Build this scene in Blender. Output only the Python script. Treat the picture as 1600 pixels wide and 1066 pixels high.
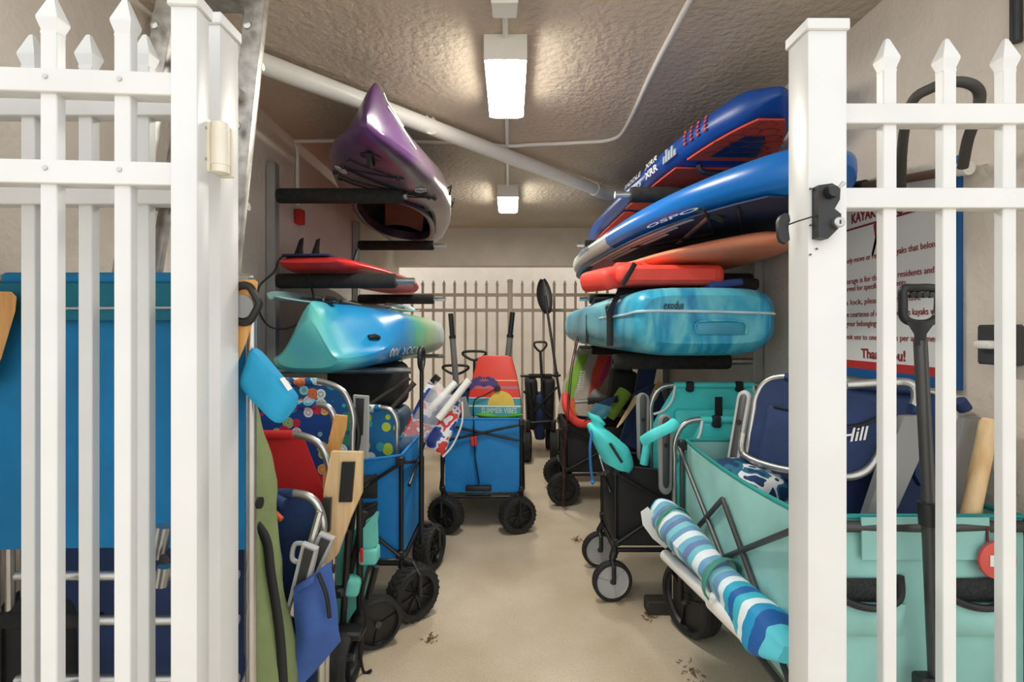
import bpy, bmesh, math, random
from mathutils import Vector, Matrix, Euler, noise
PI = math.pi
V = Vector
for o in list(bpy.data.objects): bpy.data.objects.remove(o)
SC = bpy.context.scene
COL = SC.collection

# ------------------------------------------------------------------ camera, world, exposure
CAMZ, F, CX, CY = 1.25, 800.0, 797.0, 515.0
cam = bpy.data.cameras.new('camera'); cam.sensor_width = 36; cam.lens = 18.0
cam.shift_x = (800 - CX) / 1600; cam.shift_y = -(533 - CY) / 1600; cam.clip_start = 0.02
co = bpy.data.objects.new('camera', cam); COL.objects.link(co)
co.location = (0, 0, CAMZ); co.rotation_euler = (PI / 2, 0, 0); SC.camera = co
SC.view_settings.view_transform = 'Standard'; SC.view_settings.look = 'None'
SC.view_settings.gamma = 1; SC.view_settings.use_curve_mapping = False
SC.view_settings.exposure = 0.6
W = bpy.data.worlds.new('world'); SC.world = W; W.use_nodes = True
bg = W.node_tree.nodes['Background']
bg.inputs['Color'].default_value = (0.975, 0.99, 1.0, 1); bg.inputs['Strength'].default_value = 1.05
LAMP = 47.0

# pixel of the 1600x1066 photograph -> point, at a given distance / side wall / height
def P(px, py, Y): return V(((px - CX) / F * Y, Y, CAMZ - (py - CY) / F * Y))
def PX(px, py, X): return P(px, py, X * F / (px - CX))
def PZ(px, py, Z): return P(px, py, (Z - CAMZ) * F / (CY - py))

# ------------------------------------------------------------------ materials
MATS = {}
def new_mat(name):
    m = bpy.data.materials.new(name); m.use_nodes = True
    nt = m.node_tree; b = nt.nodes['Principled BSDF']
    return m, nt, b
def lin(c):
    return tuple((x / 255 / 12.92 if x / 255 <= .04045 else ((x / 255 + .055) / 1.055) ** 2.4) for x in c) + (1,)
def tex_coord(nt, scale=(1, 1, 1), kind='Object'):
    tc = nt.nodes.new('ShaderNodeTexCoord'); mp = nt.nodes.new('ShaderNodeMapping')
    mp.inputs['Scale'].default_value = scale
    nt.links.new(tc.outputs[kind], mp.inputs['Vector']); return mp.outputs['Vector']
def add_bump(nt, b, vec, scale, strength, dist=.01, detail=4, kind='noise'):
    if kind == 'noise':
        n = nt.nodes.new('ShaderNodeTexNoise'); n.inputs['Scale'].default_value = scale; n.inputs['Detail'].default_value = detail; out = n.outputs['Fac']
    else:
        n = nt.nodes.new('ShaderNodeTexVoronoi'); n.inputs['Scale'].default_value = scale; n.feature = 'SMOOTH_F1'; out = n.outputs['Distance']
    nt.links.new(vec, n.inputs['Vector'])
    bp = nt.nodes.new('ShaderNodeBump'); bp.inputs['Strength'].default_value = strength; bp.inputs['Distance'].default_value = dist
    nt.links.new(out, bp.inputs['Height']); nt.links.new(bp.outputs['Normal'], b.inputs['Normal']); return bp
def mat(name, c, rough=.5, metal=0, var=.12, vs=6, bump=0, bs=60, bd=.004, c2=None, spec=None, stretch=(1, 1, 1)):
    """plain procedural material: noise between the colour and a near shade (or a second colour), fine relief"""
    if name in MATS: return MATS[name]
    m, nt, b = new_mat(name)
    vec = tex_coord(nt, stretch)
    n = nt.nodes.new('ShaderNodeTexNoise'); n.inputs['Scale'].default_value = vs; n.inputs['Detail'].default_value = 5
    nt.links.new(vec, n.inputs['Vector'])
    r = nt.nodes.new('ShaderNodeValToRGB'); a = lin(c)
    k = lin(c2) if c2 else tuple(x * (1 - var * 2.2) for x in a[:3]) + (1,)
    r.color_ramp.elements[0].position = .35; r.color_ramp.elements[1].position = .65
    r.color_ramp.elements[0].color = k; r.color_ramp.elements[1].color = a
    nt.links.new(n.outputs['Fac'], r.inputs['Fac']); nt.links.new(r.outputs['Color'], b.inputs['Base Color'])
    b.inputs['Roughness'].default_value = rough; b.inputs['Metallic'].default_value = metal
    if spec is not None: b.inputs['Specular IOR Level'].default_value = spec
    if bump: add_bump(nt, b, tex_coord(nt), bs, bump, bd)
    MATS[name] = m; return m
def ramp_mat(name, stops, scale=3, stretch=(1, 1, 1), rough=.5, detail=3, distort=0, const=False, bump=0, bs=80, kind='noise', bd=.003):
    """several colours laid over a noise, a voronoi or a wave"""
    if name in MATS: return MATS[name]
    m, nt, b = new_mat(name); vec = tex_coord(nt, stretch)
    if kind == 'noise':
        n = nt.nodes.new('ShaderNodeTexNoise'); n.inputs['Detail'].default_value = detail; n.inputs['Distortion'].default_value = distort; out = n.outputs['Fac']
    elif kind == 'wave':
        n = nt.nodes.new('ShaderNodeTexWave'); n.inputs['Distortion'].default_value = distort; n.inputs['Detail'].default_value = detail; n.inputs['Detail Scale'].default_value = 2; n.wave_profile = 'SAW'; out = n.outputs['Fac']; n.bands_direction = 'Z'
    n.inputs['Scale'].default_value = scale; nt.links.new(vec, n.inputs['Vector'])
    r = nt.nodes.new('ShaderNodeValToRGB'); e = r.color_ramp.elements
    while len(e) < len(stops): e.new(.5)
    for q, (p, c) in zip(e, stops): q.position = p; q.color = lin(c)
    if const: r.color_ramp.interpolation = 'CONSTANT'
    nt.links.new(out, r.inputs['Fac']); nt.links.new(r.outputs['Color'], b.inputs['Base Color'])
    b.inputs['Roughness'].default_value = rough
    if bump: add_bump(nt, b, tex_coord(nt), bs, bump, bd)
    MATS[name] = m; return m
def axis_ramp(name, axis, lo, hi, stops, rough=.5, const=True, wob=.0, wobs=6):
    """flat print: colours by a coordinate of the thing itself"""
    if name in MATS: return MATS[name]
    m, nt, b = new_mat(name); vec = tex_coord(nt)
    sx = nt.nodes.new('ShaderNodeSeparateXYZ'); nt.links.new(vec, sx.inputs[0]); val = sx.outputs[axis]
    if wob:
        n = nt.nodes.new('ShaderNodeTexNoise'); n.inputs['Scale'].default_value = wobs; nt.links.new(vec, n.inputs['Vector'])
        ml = nt.nodes.new('ShaderNodeMath'); ml.operation = 'MULTIPLY_ADD'; ml.inputs[1].default_value = wob
        nt.links.new(n.outputs['Fac'], ml.inputs[0]); nt.links.new(val, ml.inputs[2]); val = ml.outputs[0]
    mr = nt.nodes.new('ShaderNodeMapRange'); mr.inputs[1].default_value = lo; mr.inputs[2].default_value = hi
    nt.links.new(val, mr.inputs[0])
    r = nt.nodes.new('ShaderNodeValToRGB'); e = r.color_ramp.elements
    while len(e) < len(stops): e.new(.5)
    for q, (p, c) in zip(e, stops): q.position = p; q.color = lin(c)
    if const: r.color_ramp.interpolation = 'CONSTANT'
    nt.links.new(mr.outputs[0], r.inputs['Fac']); nt.links.new(r.outputs['Color'], b.inputs['Base Color'])
    b.inputs['Roughness'].default_value = rough
    MATS[name] = m; return m
def print_mat(name, base, spots, scale=14, size=.33, rings=True):
    """printed cloth: round motifs of several colours on a ground colour"""
    if name in MATS: return MATS[name]
    m, nt, b = new_mat(name); vec = tex_coord(nt)
    v = nt.nodes.new('ShaderNodeTexVoronoi'); v.inputs['Scale'].default_value = scale; v.inputs['Randomness'].default_value = .75
    nt.links.new(vec, v.inputs['Vector'])
    hs = nt.nodes.new('ShaderNodeSeparateColor'); nt.links.new(v.outputs['Color'], hs.inputs[0])
    r = nt.nodes.new('ShaderNodeValToRGB'); e = r.color_ramp.elements; r.color_ramp.interpolation = 'CONSTANT'
    while len(e) < len(spots): e.new(.5)
    for i, (q, c) in enumerate(zip(e, spots)): q.position = i / len(spots); q.color = lin(c)
    nt.links.new(hs.outputs[0], r.inputs['Fac'])
    mask = nt.nodes.new('ShaderNodeValToRGB'); me = mask.color_ramp.elements; mask.color_ramp.interpolation = 'CONSTANT'
    pts = [(0, 0.6), (size * .35, 1), (size * .6, .55), (size * .75, 1), (size, 0)] if rings else [(0, 1), (size, 0)]
    while len(me) < len(pts): me.new(.5)
    for q, (p, g) in zip(me, pts): q.position = p; q.color = (g, g, g, 1)
    nt.links.new(v.outputs['Distance'], mask.inputs['Fac'])
    mx = nt.nodes.new('ShaderNodeMix'); mx.data_type = 'RGBA'; mx.inputs[6].default_value = lin(base)
    nt.links.new(mask.outputs['Color'], mx.inputs[0]); nt.links.new(r.outputs['Color'], mx.inputs[7])
    nt.links.new(mx.outputs[2], b.inputs['Base Color']); b.inputs['Roughness'].default_value = .75
    MATS[name] = m; return m

white_paint = mat('white_powder_coat', (222, 222, 219), .38, var=.03, vs=5)
cream = mat('cream_plastic', (238, 230, 212), .4, var=.04)
tan_paint = mat('tan_fence_paint', (186, 170, 150), .45, var=.05)
stucco = mat('stucco_wall', (224, 213, 199), .85, var=.05, vs=3, bump=.45, bs=38, bd=.012)
ceil_m = mat('textured_ceiling', (208, 193, 173), .8, var=.06, vs=2.5, bump=.85, bs=30, bd=.018)
back_white = mat('white_back_wall', (232, 222, 208), .7, var=.03, bump=.1, bs=30)
steel = mat('brushed_steel', (196, 194, 190), .32, .9, var=.08, vs=20)
galv = mat('grey_steel_post', (176, 176, 174), .45, .55, var=.08)
alu = mat('aluminium_tube', (205, 204, 200), .28, .85, var=.06, vs=12)
alu_old = mat('spattered_aluminium', (196, 192, 184), .42, .7, var=.2, vs=26)
foam = mat('black_foam', (44, 43, 42), .9, var=.2, vs=40, bump=.2, bs=180, bd=.002)
black = mat('black_plastic', (34, 34, 35), .45, var=.15)
black_metal = mat('black_metal_tube', (40, 40, 42), .35, .3, var=.15)
rubber = mat('black_rubber', (42, 41, 40), .75, var=.2, vs=25)
black_cloth = mat('black_polyester', (36, 36, 37), .7, var=.2, vs=9, bump=.25, bs=22, bd=.01)
mesh_cloth = mat('black_mesh', (48, 50, 52), .85, var=.3, vs=160)
dark_grey = mat('dark_grey_metal', (88, 88, 88), .4, .5)
grey_pl = mat('grey_plastic', (150, 151, 150), .45, var=.06)
lgrey_pl = mat('light_grey_plastic', (188, 189, 188), .45, var=.05)
blue_cloth = mat('bright_blue_polyester', (20, 134, 208), .6, var=.06, vs=4, bump=.3, bs=9, bd=.02)
teal_blue = mat('teal_blue_sling', (8, 128, 184), .75, var=.1, vs=5, bump=.1, bs=120)
teal_band = mat('dark_teal_cloth', (12, 116, 136), .75, var=.1)
sky_cloth = mat('sky_blue_pouch', (30, 160, 206), .7, var=.08, bump=.3, bs=14, bd=.01)
navy = mat('navy_cloth', (34, 58, 104), .75, var=.16, vs=8, bump=.3, bs=16, bd=.01)
denim = mat('mid_blue_cloth', (60, 94, 164), .75, var=.1, vs=8, bump=.3, bs=18, bd=.012)
red_cloth = mat('red_cloth', (216, 40, 42), .7, var=.08, bump=.25, bs=12, bd=.012)
olive = mat('olive_canvas', (140, 154, 102), .85, var=.14, vs=5, bump=.5, bs=11, bd=.02)
aqua = mat('aqua_cloth', (112, 208, 194), .7, var=.06, bump=.2, bs=14, bd=.01)
seafoam = mat('seafoam_canvas', (158, 214, 206), .75, var=.09, vs=4, bump=.4, bs=7, bd=.02)
teal = mat('turquoise_ripstop', (84, 230, 228), .55, var=.08, vs=8, bump=.4, bs=30, bd=.008)
teal_trim = mat('teal_binding', (40, 160, 156), .7)
wood = ramp_mat('varnished_wood', [(.3, (206, 140, 70)), (.55, (232, 176, 104)), (.75, (222, 158, 86))], 3, (14, 14, 1.5), .4)
pale_wood = ramp_mat('pale_wood', [(.3, (218, 176, 122)), (.55, (236, 204, 156)), (.75, (226, 190, 138))], 3, (14, 14, 1.5), .5)
orange_pl = mat('orange_plastic', (240, 110, 60), .4)
red_pl = mat('red_plastic', (220, 44, 40), .4)
red_foam = mat('red_foam', (238, 66, 56), .7, var=.05)
white_pl = mat('white_plastic', (240, 238, 232), .4, var=.03)
lime = mat('lime_cloth', (150, 190, 70), .8, var=.1, bump=.2)
cord_m = mat('black_cord', (26, 26, 28), .6)
cord_red = mat('dark_red_cord', (112, 40, 42), .7)
bluecord = mat('blue_strap', (40, 120, 190), .6)
green_strap = mat('green_strap', (70, 150, 128), .7)
print_cock = print_mat('cocktail_print', (18, 72, 150), [(210, 40, 50), (235, 235, 230), (120, 190, 200), (170, 205, 130), (240, 190, 90), (70, 150, 200)], 24, .5)
print_flor = print_mat('floral_print', (24, 90, 150), [(240, 250, 245), (60, 180, 190), (250, 130, 60), (40, 150, 90), (150, 220, 230)], 22, .55)
print_leaf = print_mat('leaf_print', (30, 110, 160), [(190, 210, 60), (60, 170, 180), (240, 240, 230)], 20, .5, False)
print_hib = ramp_mat('hibiscus_print', [(0, (40, 56, 130)), (.4, (52, 84, 170)), (.47, (232, 236, 240)), (.52, (226, 70, 60)), (.6, (214, 56, 50)), (.66, (240, 240, 242))], 11, const=True, detail=2, rough=.6)
print_navy = ramp_mat('navy_white_print', [(0, (18, 60, 100)), (.46, (30, 110, 140)), (.53, (236, 238, 240)), (.6, (20, 60, 104))], 12, const=True, detail=1.5, rough=.75)
turq_kayak = ramp_mat('turquoise_marbled_plastic', [(.3, (20, 120, 170)), (.45, (52, 164, 198)), (.6, (110, 200, 214)), (.75, (70, 170, 196))], 2.2, (3.2, .6, .7), .32, 4, 1.8, bump=.05)
green_kayak = axis_ramp('blue_to_lime_kayak_plastic', 1, 0, 2.3, [(0, (40, 168, 182)), (.1, (104, 204, 196)), (.2, (30, 150, 206)), (.4, (24, 140, 210)), (.5, (80, 192, 150)), (.6, (176, 214, 156)), (.8, (196, 214, 206)), (1, (170, 200, 214))], .3, False, .5, 3)
purple_kayak = axis_ramp('purple_to_grey_kayak_plastic', 1, 0, 3.2, [(0, (122, 74, 134)), (.12, (100, 50, 116)), (.24, (86, 58, 98)), (.4, (118, 104, 110)), (.55, (156, 142, 138)), (1, (110, 94, 108))], .28, False, 1.1, 4)
purple_dark = mat('dark_plum_plastic', (62, 50, 74), .35, var=.2)
sup_blue = mat('royal_blue_board', (20, 76, 160), .35, var=.06, vs=3)
sup_blue2 = axis_ramp('blue_board_with_grey_nose', 1, 0, 3.2, [(0, (20, 112, 196)), (.43, (14, 106, 190)), (.44, (208, 210, 208)), (1, (196, 198, 196))], .3)
sup_deck2 = mat('navy_board_deck', (22, 46, 84), .45, var=.1)
orange_pad = mat('orange_deck_pad', (224, 78, 48), .8, var=.08)
salmon = ramp_mat('salmon_board', [(.3, (232, 134, 100)), (.5, (240, 150, 116)), (.7, (238, 112, 78))], 1.4, rough=.4)
red_board = mat('red_surfboard', (222, 52, 50), .35, var=.06)
vest_red = mat('red_orange_nylon', (240, 76, 62), .65, var=.06, bump=.3, bs=14, bd=.01)
paint_white = mat('white_print', (240, 240, 240), .5, var=.02)
paint_grey = mat('pale_grey_print', (176, 190, 200), .5, var=.02)
sign_white = mat('sign_face', (222, 222, 218), .4, var=.02)
sign_red = mat('sign_red', (186, 50, 46), .45, var=.04)
sign_maroon = mat('sign_maroon', (140, 34, 40), .5, var=.03)
sign_blue = mat('sign_blue', (24, 88, 150), .45, var=.04)
clear = bpy.data.materials.new('clear_plastic'); clear.use_nodes = True
_b = clear.node_tree.nodes['Principled BSDF']; _b.inputs['Base Color'].default_value = (.95, .96, .97, 1); _b.inputs['Roughness'].default_value = .18; _b.inputs['Transmission Weight'].default_value = .0; _b.inputs['Alpha'].default_value = .16
add_bump(clear.node_tree, _b, tex_coord(clear.node_tree), 20, .9, .02)

# ------------------------------------------------------------------ geometry helpers
def smooth(pts, k=6, closed=False):
    pts = [V(p) for p in pts]; n = len(pts); out = []
    rng = range(n if closed else n - 1)
    for i in rng:
        g = (lambda j: pts[j % n]) if closed else (lambda j: pts[max(0, min(n - 1, j))])
        a, b, c, d = g(i - 1), g(i), g(i + 1), g(i + 2)
        for s in range(k):
            t = s / k
            out.append(.5 * ((2 * b) + (c - a) * t + (2 * a - 5 * b + 4 * c - d) * t * t + (3 * b - a - 3 * c + d) * t ** 3))
    if not closed: out.append(pts[-1])
    return out
class MB:
    def __init__(s): s.v = []; s.f = []
    def add(s, vs, fs, M=None):
        o = len(s.v); s.v += [(M @ V(p)) if M else V(p) for p in vs]; s.f += [[i + o for i in f] for f in fs]; return s
    def bm(s, b, M=None):
        b.verts.index_update(); s.add([v.co.copy() for v in b.verts], [[v.index for v in f.verts] for f in b.faces], M); b.free(); return s
    def box(s, c, size, R=None, bev=0, seg=2):
        b = bmesh.new(); bmesh.ops.create_cube(b, size=1); bmesh.ops.scale(b, vec=size, verts=b.verts)
        if bev: bmesh.ops.bevel(b, geom=list(b.edges), offset=bev, segments=seg, profile=.5, affect='EDGES')
        M = Matrix.Translation(V(c)) @ (R.to_4x4() if R else Matrix.Identity(4)); return s.bm(b, M)
    def bar(s, a, b_, w, h, bev=0, up=(0, 0, 1)):
        a, b_ = V(a), V(b_); d = b_ - a; z = d.normalized(); u = V(up)
        if abs(z.dot(u)) > .98: u = V((0, 1, 0))
        x = u.cross(z).normalized(); y = z.cross(x)
        return s.box((a + b_) / 2, (w, h, d.length), Matrix((x, y, z)).transposed(), bev)
    def tube(s, pts, r, n=10, closed=False, cap=True, sq=1.0):
        pts = [V(p) for p in pts]; N = len(pts)
        rs = r if isinstance(r, (list, tuple)) else [r] * N
        T = []
        for i in range(N):
            a = pts[(i - 1) % N] if (closed or i > 0) else pts[i]; c = pts[(i + 1) % N] if (closed or i < N - 1) else pts[i]
            t = (c - a); T.append(t.normalized() if t.length > 1e-9 else V((0, 0, 1)))
        u = V((0, 0, 1)) if abs(T[0].z) < .9 else V((1, 0, 0))
        nrm = (u - T[0] * u.dot(T[0])).normalized(); rings = []
        for i in range(N):
            nrm = (nrm - T[i] * nrm.dot(T[i]));
            nrm = nrm.normalized() if nrm.length > 1e-6 else T[i].orthogonal().normalized()
            bi = T[i].cross(nrm)
            rings.append([pts[i] + (nrm * math.cos(2 * PI * k / n) + bi * math.sin(2 * PI * k / n) * sq) * rs[i] for k in range(n)])
        return s.loft(rings, cap and not closed, closed)
    def loft(s, rings, cap=True, closed=False):
        n = len(rings[0]); vs = [p for r in rings for p in r]; fs = []
        m = len(rings)
        for i in range(m if closed else m - 1):
            for k in range(n):
                a, b = i * n, ((i + 1) % m) * n
                fs.append([a + k, a + (k + 1) % n, b + (k + 1) % n, b + k])
        if cap: fs.append(list(range(n))[::-1]); fs.append([(m - 1) * n + k for k in range(n)])
        return s.add(vs, fs)
    def lathe(s, prof, n=24, M=None, closed=False):
        t = MB(); rings = [[V((r * math.cos(2 * PI * k / n), r * math.sin(2 * PI * k / n), z)) for k in range(n)] for r, z in prof]
        t.loft(rings, not closed, closed); return s.add(t.v, t.f, M)
    def prism(s, pts, M, t, bev=0):
        b = bmesh.new(); vs = [b.verts.new((p[0], p[1], -t / 2)) for p in pts]; f = b.faces.new(vs)
        r = bmesh.ops.extrude_face_region(b, geom=[f]); bmesh.ops.translate(b, vec=(0, 0, t), verts=[g for g in r['geom'] if isinstance(g, bmesh.types.BMVert)])
        bmesh.ops.recalc_face_normals(b, faces=b.faces)
        if bev: bmesh.ops.bevel(b, geom=[e for e in b.edges if abs(e.verts[0].co.z - e.verts[1].co.z) < 1e-6], offset=bev, segments=2, profile=.5, affect='EDGES')
        return s.bm(b, M)
    def grid(s, fn, nu, nv, t=.003):
        """closed cloth-like sheet: fn(u, v) -> point, thickness t along the normal"""
        g = [[V(fn(i / nu, j / nv)) for j in range(nv + 1)] for i in range(nu + 1)]
        def nm(i, j):
            a = g[min(i + 1, nu)][j] - g[max(i - 1, 0)][j]; b = g[i][min(j + 1, nv)] - g[i][max(j - 1, 0)]
            c = a.cross(b); return c.normalized() if c.length > 1e-12 else V((0, 0, 0))
        top = [g[i][j] + nm(i, j) * t / 2 for i in range(nu + 1) for j in range(nv + 1)]
        bot = [g[i][j] - nm(i, j) * t / 2 for i in range(nu + 1) for j in range(nv + 1)]
        W_ = nv + 1; K = len(top); fs = []
        for i in range(nu):
            for j in range(nv):
                a = i * W_ + j; q = [a, a + W_, a + W_ + 1, a + 1]; fs.append(q); fs.append([x + K for x in q][::-1])
        edge = [i * W_ for i in range(nu + 1)] + [nu * W_ + j for j in range(1, nv + 1)] + [i * W_ + nv for i in range(nu - 1, -1, -1)] + [j for j in range(nv - 1, 0, -1)]
        for k in range(len(edge)):
            a, b = edge[k], edge[(k + 1) % len(edge)]; fs.append([b, a, a + K, b + K])
        return s.add(top + bot, fs)
    def panel(s, a, b, c, d, t=.004, bulge=0, wr=0, seed=0, nu=10, nv=10, sag=0):
        """cloth between four corners a,b (bottom/left to right) and d,c (top)"""
        a, b, c, d = V(a), V(b), V(c), V(d); nrm = (b - a).cross(d - a).normalized()
        def fn(u, v):
            p = (a * (1 - u) + b * u) * (1 - v) + (d * (1 - u) + c * u) * v
            e = 16 * u * (1 - u) * v * (1 - v)
            q = noise.noise(V((u * 3 + seed, v * 2.2, seed * 1.7))) + .5 * noise.noise(V((u * 9 + v * 3 + seed, v * 4, seed)))
            return p + nrm * (bulge * e + wr * q * min(1, e * 2 + .15)) - V((0, 0, sag * 4 * u * (1 - u) * v))
        return s.grid(fn, nu, nv, t)
    def obj(s, name, m, parent=None, loc=None, ang=40):
        me = bpy.data.meshes.new(name); L = V(loc) if loc is not None else V((0, 0, 0))
        me.from_pydata([tuple(p - L) for p in s.v], [], s.f); me.materials.append(m)
        b = bmesh.new(); b.from_mesh(me); bmesh.ops.recalc_face_normals(b, faces=b.faces); b.to_mesh(me); b.free()
        for p in me.polygons: p.use_smooth = True
        me.set_sharp_from_angle(angle=math.radians(ang))
        o = bpy.data.objects.new(name, me); COL.objects.link(o)
        if parent is not None: o.parent = parent
        elif loc is not None: o.location = L
        return o

def tag(o, label=None, cat=None, group=None, kind=None):
    for k, v in (('label', label), ('category', cat), ('group', group), ('kind', kind)):
        if v: o[k] = v
    return o
class Thing:
    """an Empty with parts; parts given in local space, or world space when world=True"""
    def __init__(s, name, label, cat, loc=(0, 0, 0), rz=0, group=None, M=None, kind=None):
        s.o = bpy.data.objects.new(name, None); COL.objects.link(s.o); s.o.empty_display_size = .05
        s.M = M if M is not None else Matrix.Translation(V(loc)) @ Matrix.Rotation(rz, 4, 'Z')
        s.o.matrix_world = s.M; s.I = s.M.inverted(); tag(s.o, label, cat, group, kind)
    def part(s, name, mb, m, parent=None, world=False, ang=40, label=None):
        if world: mb.v = [s.I @ p for p in mb.v]
        o = mb.obj(name, m, parent if parent is not None else s.o, ang=ang)
        if label: o['label'] = label
        return o
    def dup(s, src, name, L, parent=None):
        o = bpy.data.objects.new(name, src.data); COL.objects.link(o); o.parent = parent if parent is not None else s.o
        o.matrix_local = L; return o
def single(name, mb, m, label, cat, loc, group=None, kind=None, ang=40):
    return tag(mb.obj(name, m, None, loc, ang), label, cat, group, kind)
def frame(o, x, y):
    x = V(x).normalized(); y = V(y); z = x.cross(y).normalized(); y = z.cross(x)
    M = Matrix((x, y, z)).transposed().to_4x4(); M.translation = V(o); return M
def text_mb(body, size, M, ext=.0006, bold=0, align='LEFT', width=None, shear=0):
    cu = bpy.data.curves.new('t', 'FONT'); cu.body = body; cu.size = size; cu.extrude = ext; cu.align_x = align; cu.offset = bold; cu.resolution_u = 3; cu.shear = shear
    ob = bpy.data.objects.new('t', cu); COL.objects.link(ob)
    me = bpy.data.meshes.new_from_object(ob)
    vs = [v.co.copy() for v in me.vertices]; fs = [list(p.vertices) for p in me.polygons]
    if width and vs:
        x0 = min(v.x for v in vs); x1 = max(v.x for v in vs); k = width / max(1e-6, x1 - x0)
        for v in vs: v.x = (v.x - (x0 if align == 'LEFT' else 0)) * k
    bpy.data.objects.remove(ob); bpy.data.curves.remove(cu); bpy.data.meshes.remove(me)
    return MB().add(vs, fs, M)

# ------------------------------------------------------------------ room shell
XW, H, D = 1.3, 2.40, 5.8
def struct(name, mb, m, loc=(0, 0, 0)): return tag(mb.obj(name, m, None, loc), kind='structure')
# concrete floor
fm, nt, b = new_mat('stained_concrete'); vec = tex_coord(nt)
n1 = nt.nodes.new('ShaderNodeTexNoise'); n1.inputs['Scale'].default_value = 1.6; n1.inputs['Detail'].default_value = 8; nt.links.new(vec, n1.inputs['Vector'])
n2 = nt.nodes.new('ShaderNodeTexNoise'); n2.inputs['Scale'].default_value = 140; n2.inputs['Detail'].default_value = 6; nt.links.new(vec, n2.inputs['Vector'])
r1 = nt.nodes.new('ShaderNodeValToRGB'); r1.color_ramp.elements[0].color = lin((186, 166, 138)); r1.color_ramp.elements[1].color = lin((218, 203, 180)); r1.color_ramp.elements[0].position = .3; r1.color_ramp.elements[1].position = .62
r2 = nt.nodes.new('ShaderNodeValToRGB'); r2.color_ramp.elements[0].color = (.74, .71, .67, 1); r2.color_ramp.elements[1].color = (1, 1, 1, 1); r2.color_ramp.elements[0].position = .3; r2.color_ramp.elements[1].position = .5
mx = nt.nodes.new('ShaderNodeMix'); mx.data_type = 'RGBA'; mx.blend_type = 'MULTIPLY'; mx.inputs[0].default_value = .7
nt.links.new(n1.outputs['Fac'], r1.inputs['Fac']); nt.links.new(n2.outputs['Fac'], r2.inputs['Fac'])
nt.links.new(r1.outputs['Color'], mx.inputs[6]); nt.links.new(r2.outputs['Color'], mx.inputs[7]); nt.links.new(mx.outputs[2], b.inputs['Base Color'])
b.inputs['Roughness'].default_value = .75; add_bump(nt, b, vec, 160, .12, .002)
struct('floor', MB().box((0, 1.5, -.05), (9, 14, .1)), fm)
struct('ceiling', MB().box((0, (.95 + D + .2) / 2, H + .1), (2 * XW + .5, D + .2 - .95, .2)), ceil_m)
struct('wall_left', MB().box((-XW - .1, (1.02 + D + .2) / 2, H / 2), (.2, D + .2 - 1.02, H)), stucco)
struct('wall_right', MB().box((XW + .1, (1.02 + D + .2) / 2, H / 2), (.2, D + .2 - 1.02, H)), stucco)
struct('wall_back', MB().box((0, D + .1, (H + 1.975) / 2), (2 * XW, .2, H - 1.975)), stucco)
bw = MB(); bw.box((0, 7.25, 1.6), (9, .1, 3.2)); struct('wall_beyond', bw, back_white)

# ------------------------------------------------------------------ picket fences
def picket_mb(w=.030, d=.022, z1=1.80, tip=1.872, z0=.06):
    m = MB(); m.box((0, 0, (z0 + z1) / 2), (w, d, z1 - z0), None, .002, 1)
    a, c = w / 2 * 1.0, d / 2 * 1.0; A, C = w * .62, d * .72
    rings = []
    for (x, y, z) in [(a, c, z1 - .003), (a * .93, c * .93, z1 + .004), (A, C, z1 + .022), (A, C, z1 + .027), (.004, .004, tip - .002), (.002, .002, tip)]:
        rings.append([V((-x, -y, z)), V((x, -y, z)), V((x, y, z)), V((-x, y, z))])
    m.loft(rings); return m
def post_mb(x, y, w, d, top):
    m = MB(); m.box((x, y, top / 2 - .012), (w, d, top - .024), None, .003, 2); return m
def cap_mb(x, y, w, d, top):
    m = MB(); m.box((x, y, top - .018), (w + .010, d + .010, .026), None, .003, 1)
    h, k = (w + .006) / 2, (d + .006) / 2
    m.loft([[V((x - h, y - k, top - .006)), V((x + h, y - k, top - .006)), V((x + h, y + k, top - .006)), V((x - h, y + k, top - .006))],
            [V((x - h * .6, y - k * .6, top + .004)), V((x + h * .6, y - k * .6, top + .004)), V((x + h * .6, y + k * .6, top + .004)), V((x - h * .6, y + k * .6, top + .004))]])
    return m
def fence(name, label, loc, rz, xs, x0, x1, posts, rails=(1.709, 1.53, .18), pm=white_paint, tip=1.872, screws=False, pw=.030, rd=.036, rh=.044, cat='fence'):
    """local x along the fence; posts = [(x, width, depth, top)]"""
    t = Thing(name, label, cat, loc, rz)
    first = None
    for x in xs:
        if first is None:
            mb = picket_mb(pw, pw * .75, tip - .072, tip); first = t.part('picket', mb, pm); first.location.x = x
        else: t.dup(first, 'picket', Matrix.Translation((x, 0, 0)))
    for z in rails:
        r = t.part('rail', MB().box(((x0 + x1) / 2, 0, z), (x1 - x0, rd, rh), None, .002, 1), pm)
        if screws:
            for x in xs:
                t.part('screw', MB().lathe([(.0045, 0), (.0045, .002), (.002, .003)], 10, Matrix.Translation((x, -rd / 2, z + .006)) @ Matrix.Rotation(PI / 2, 4, 'X')), steel, r)
    for (x, w, d, top) in posts:
        p = t.part('post', post_mb(x, 0, w, d, top), pm); t.part('post_cap', cap_mb(x, 0, w, d, top), pm, p)
    return t
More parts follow.
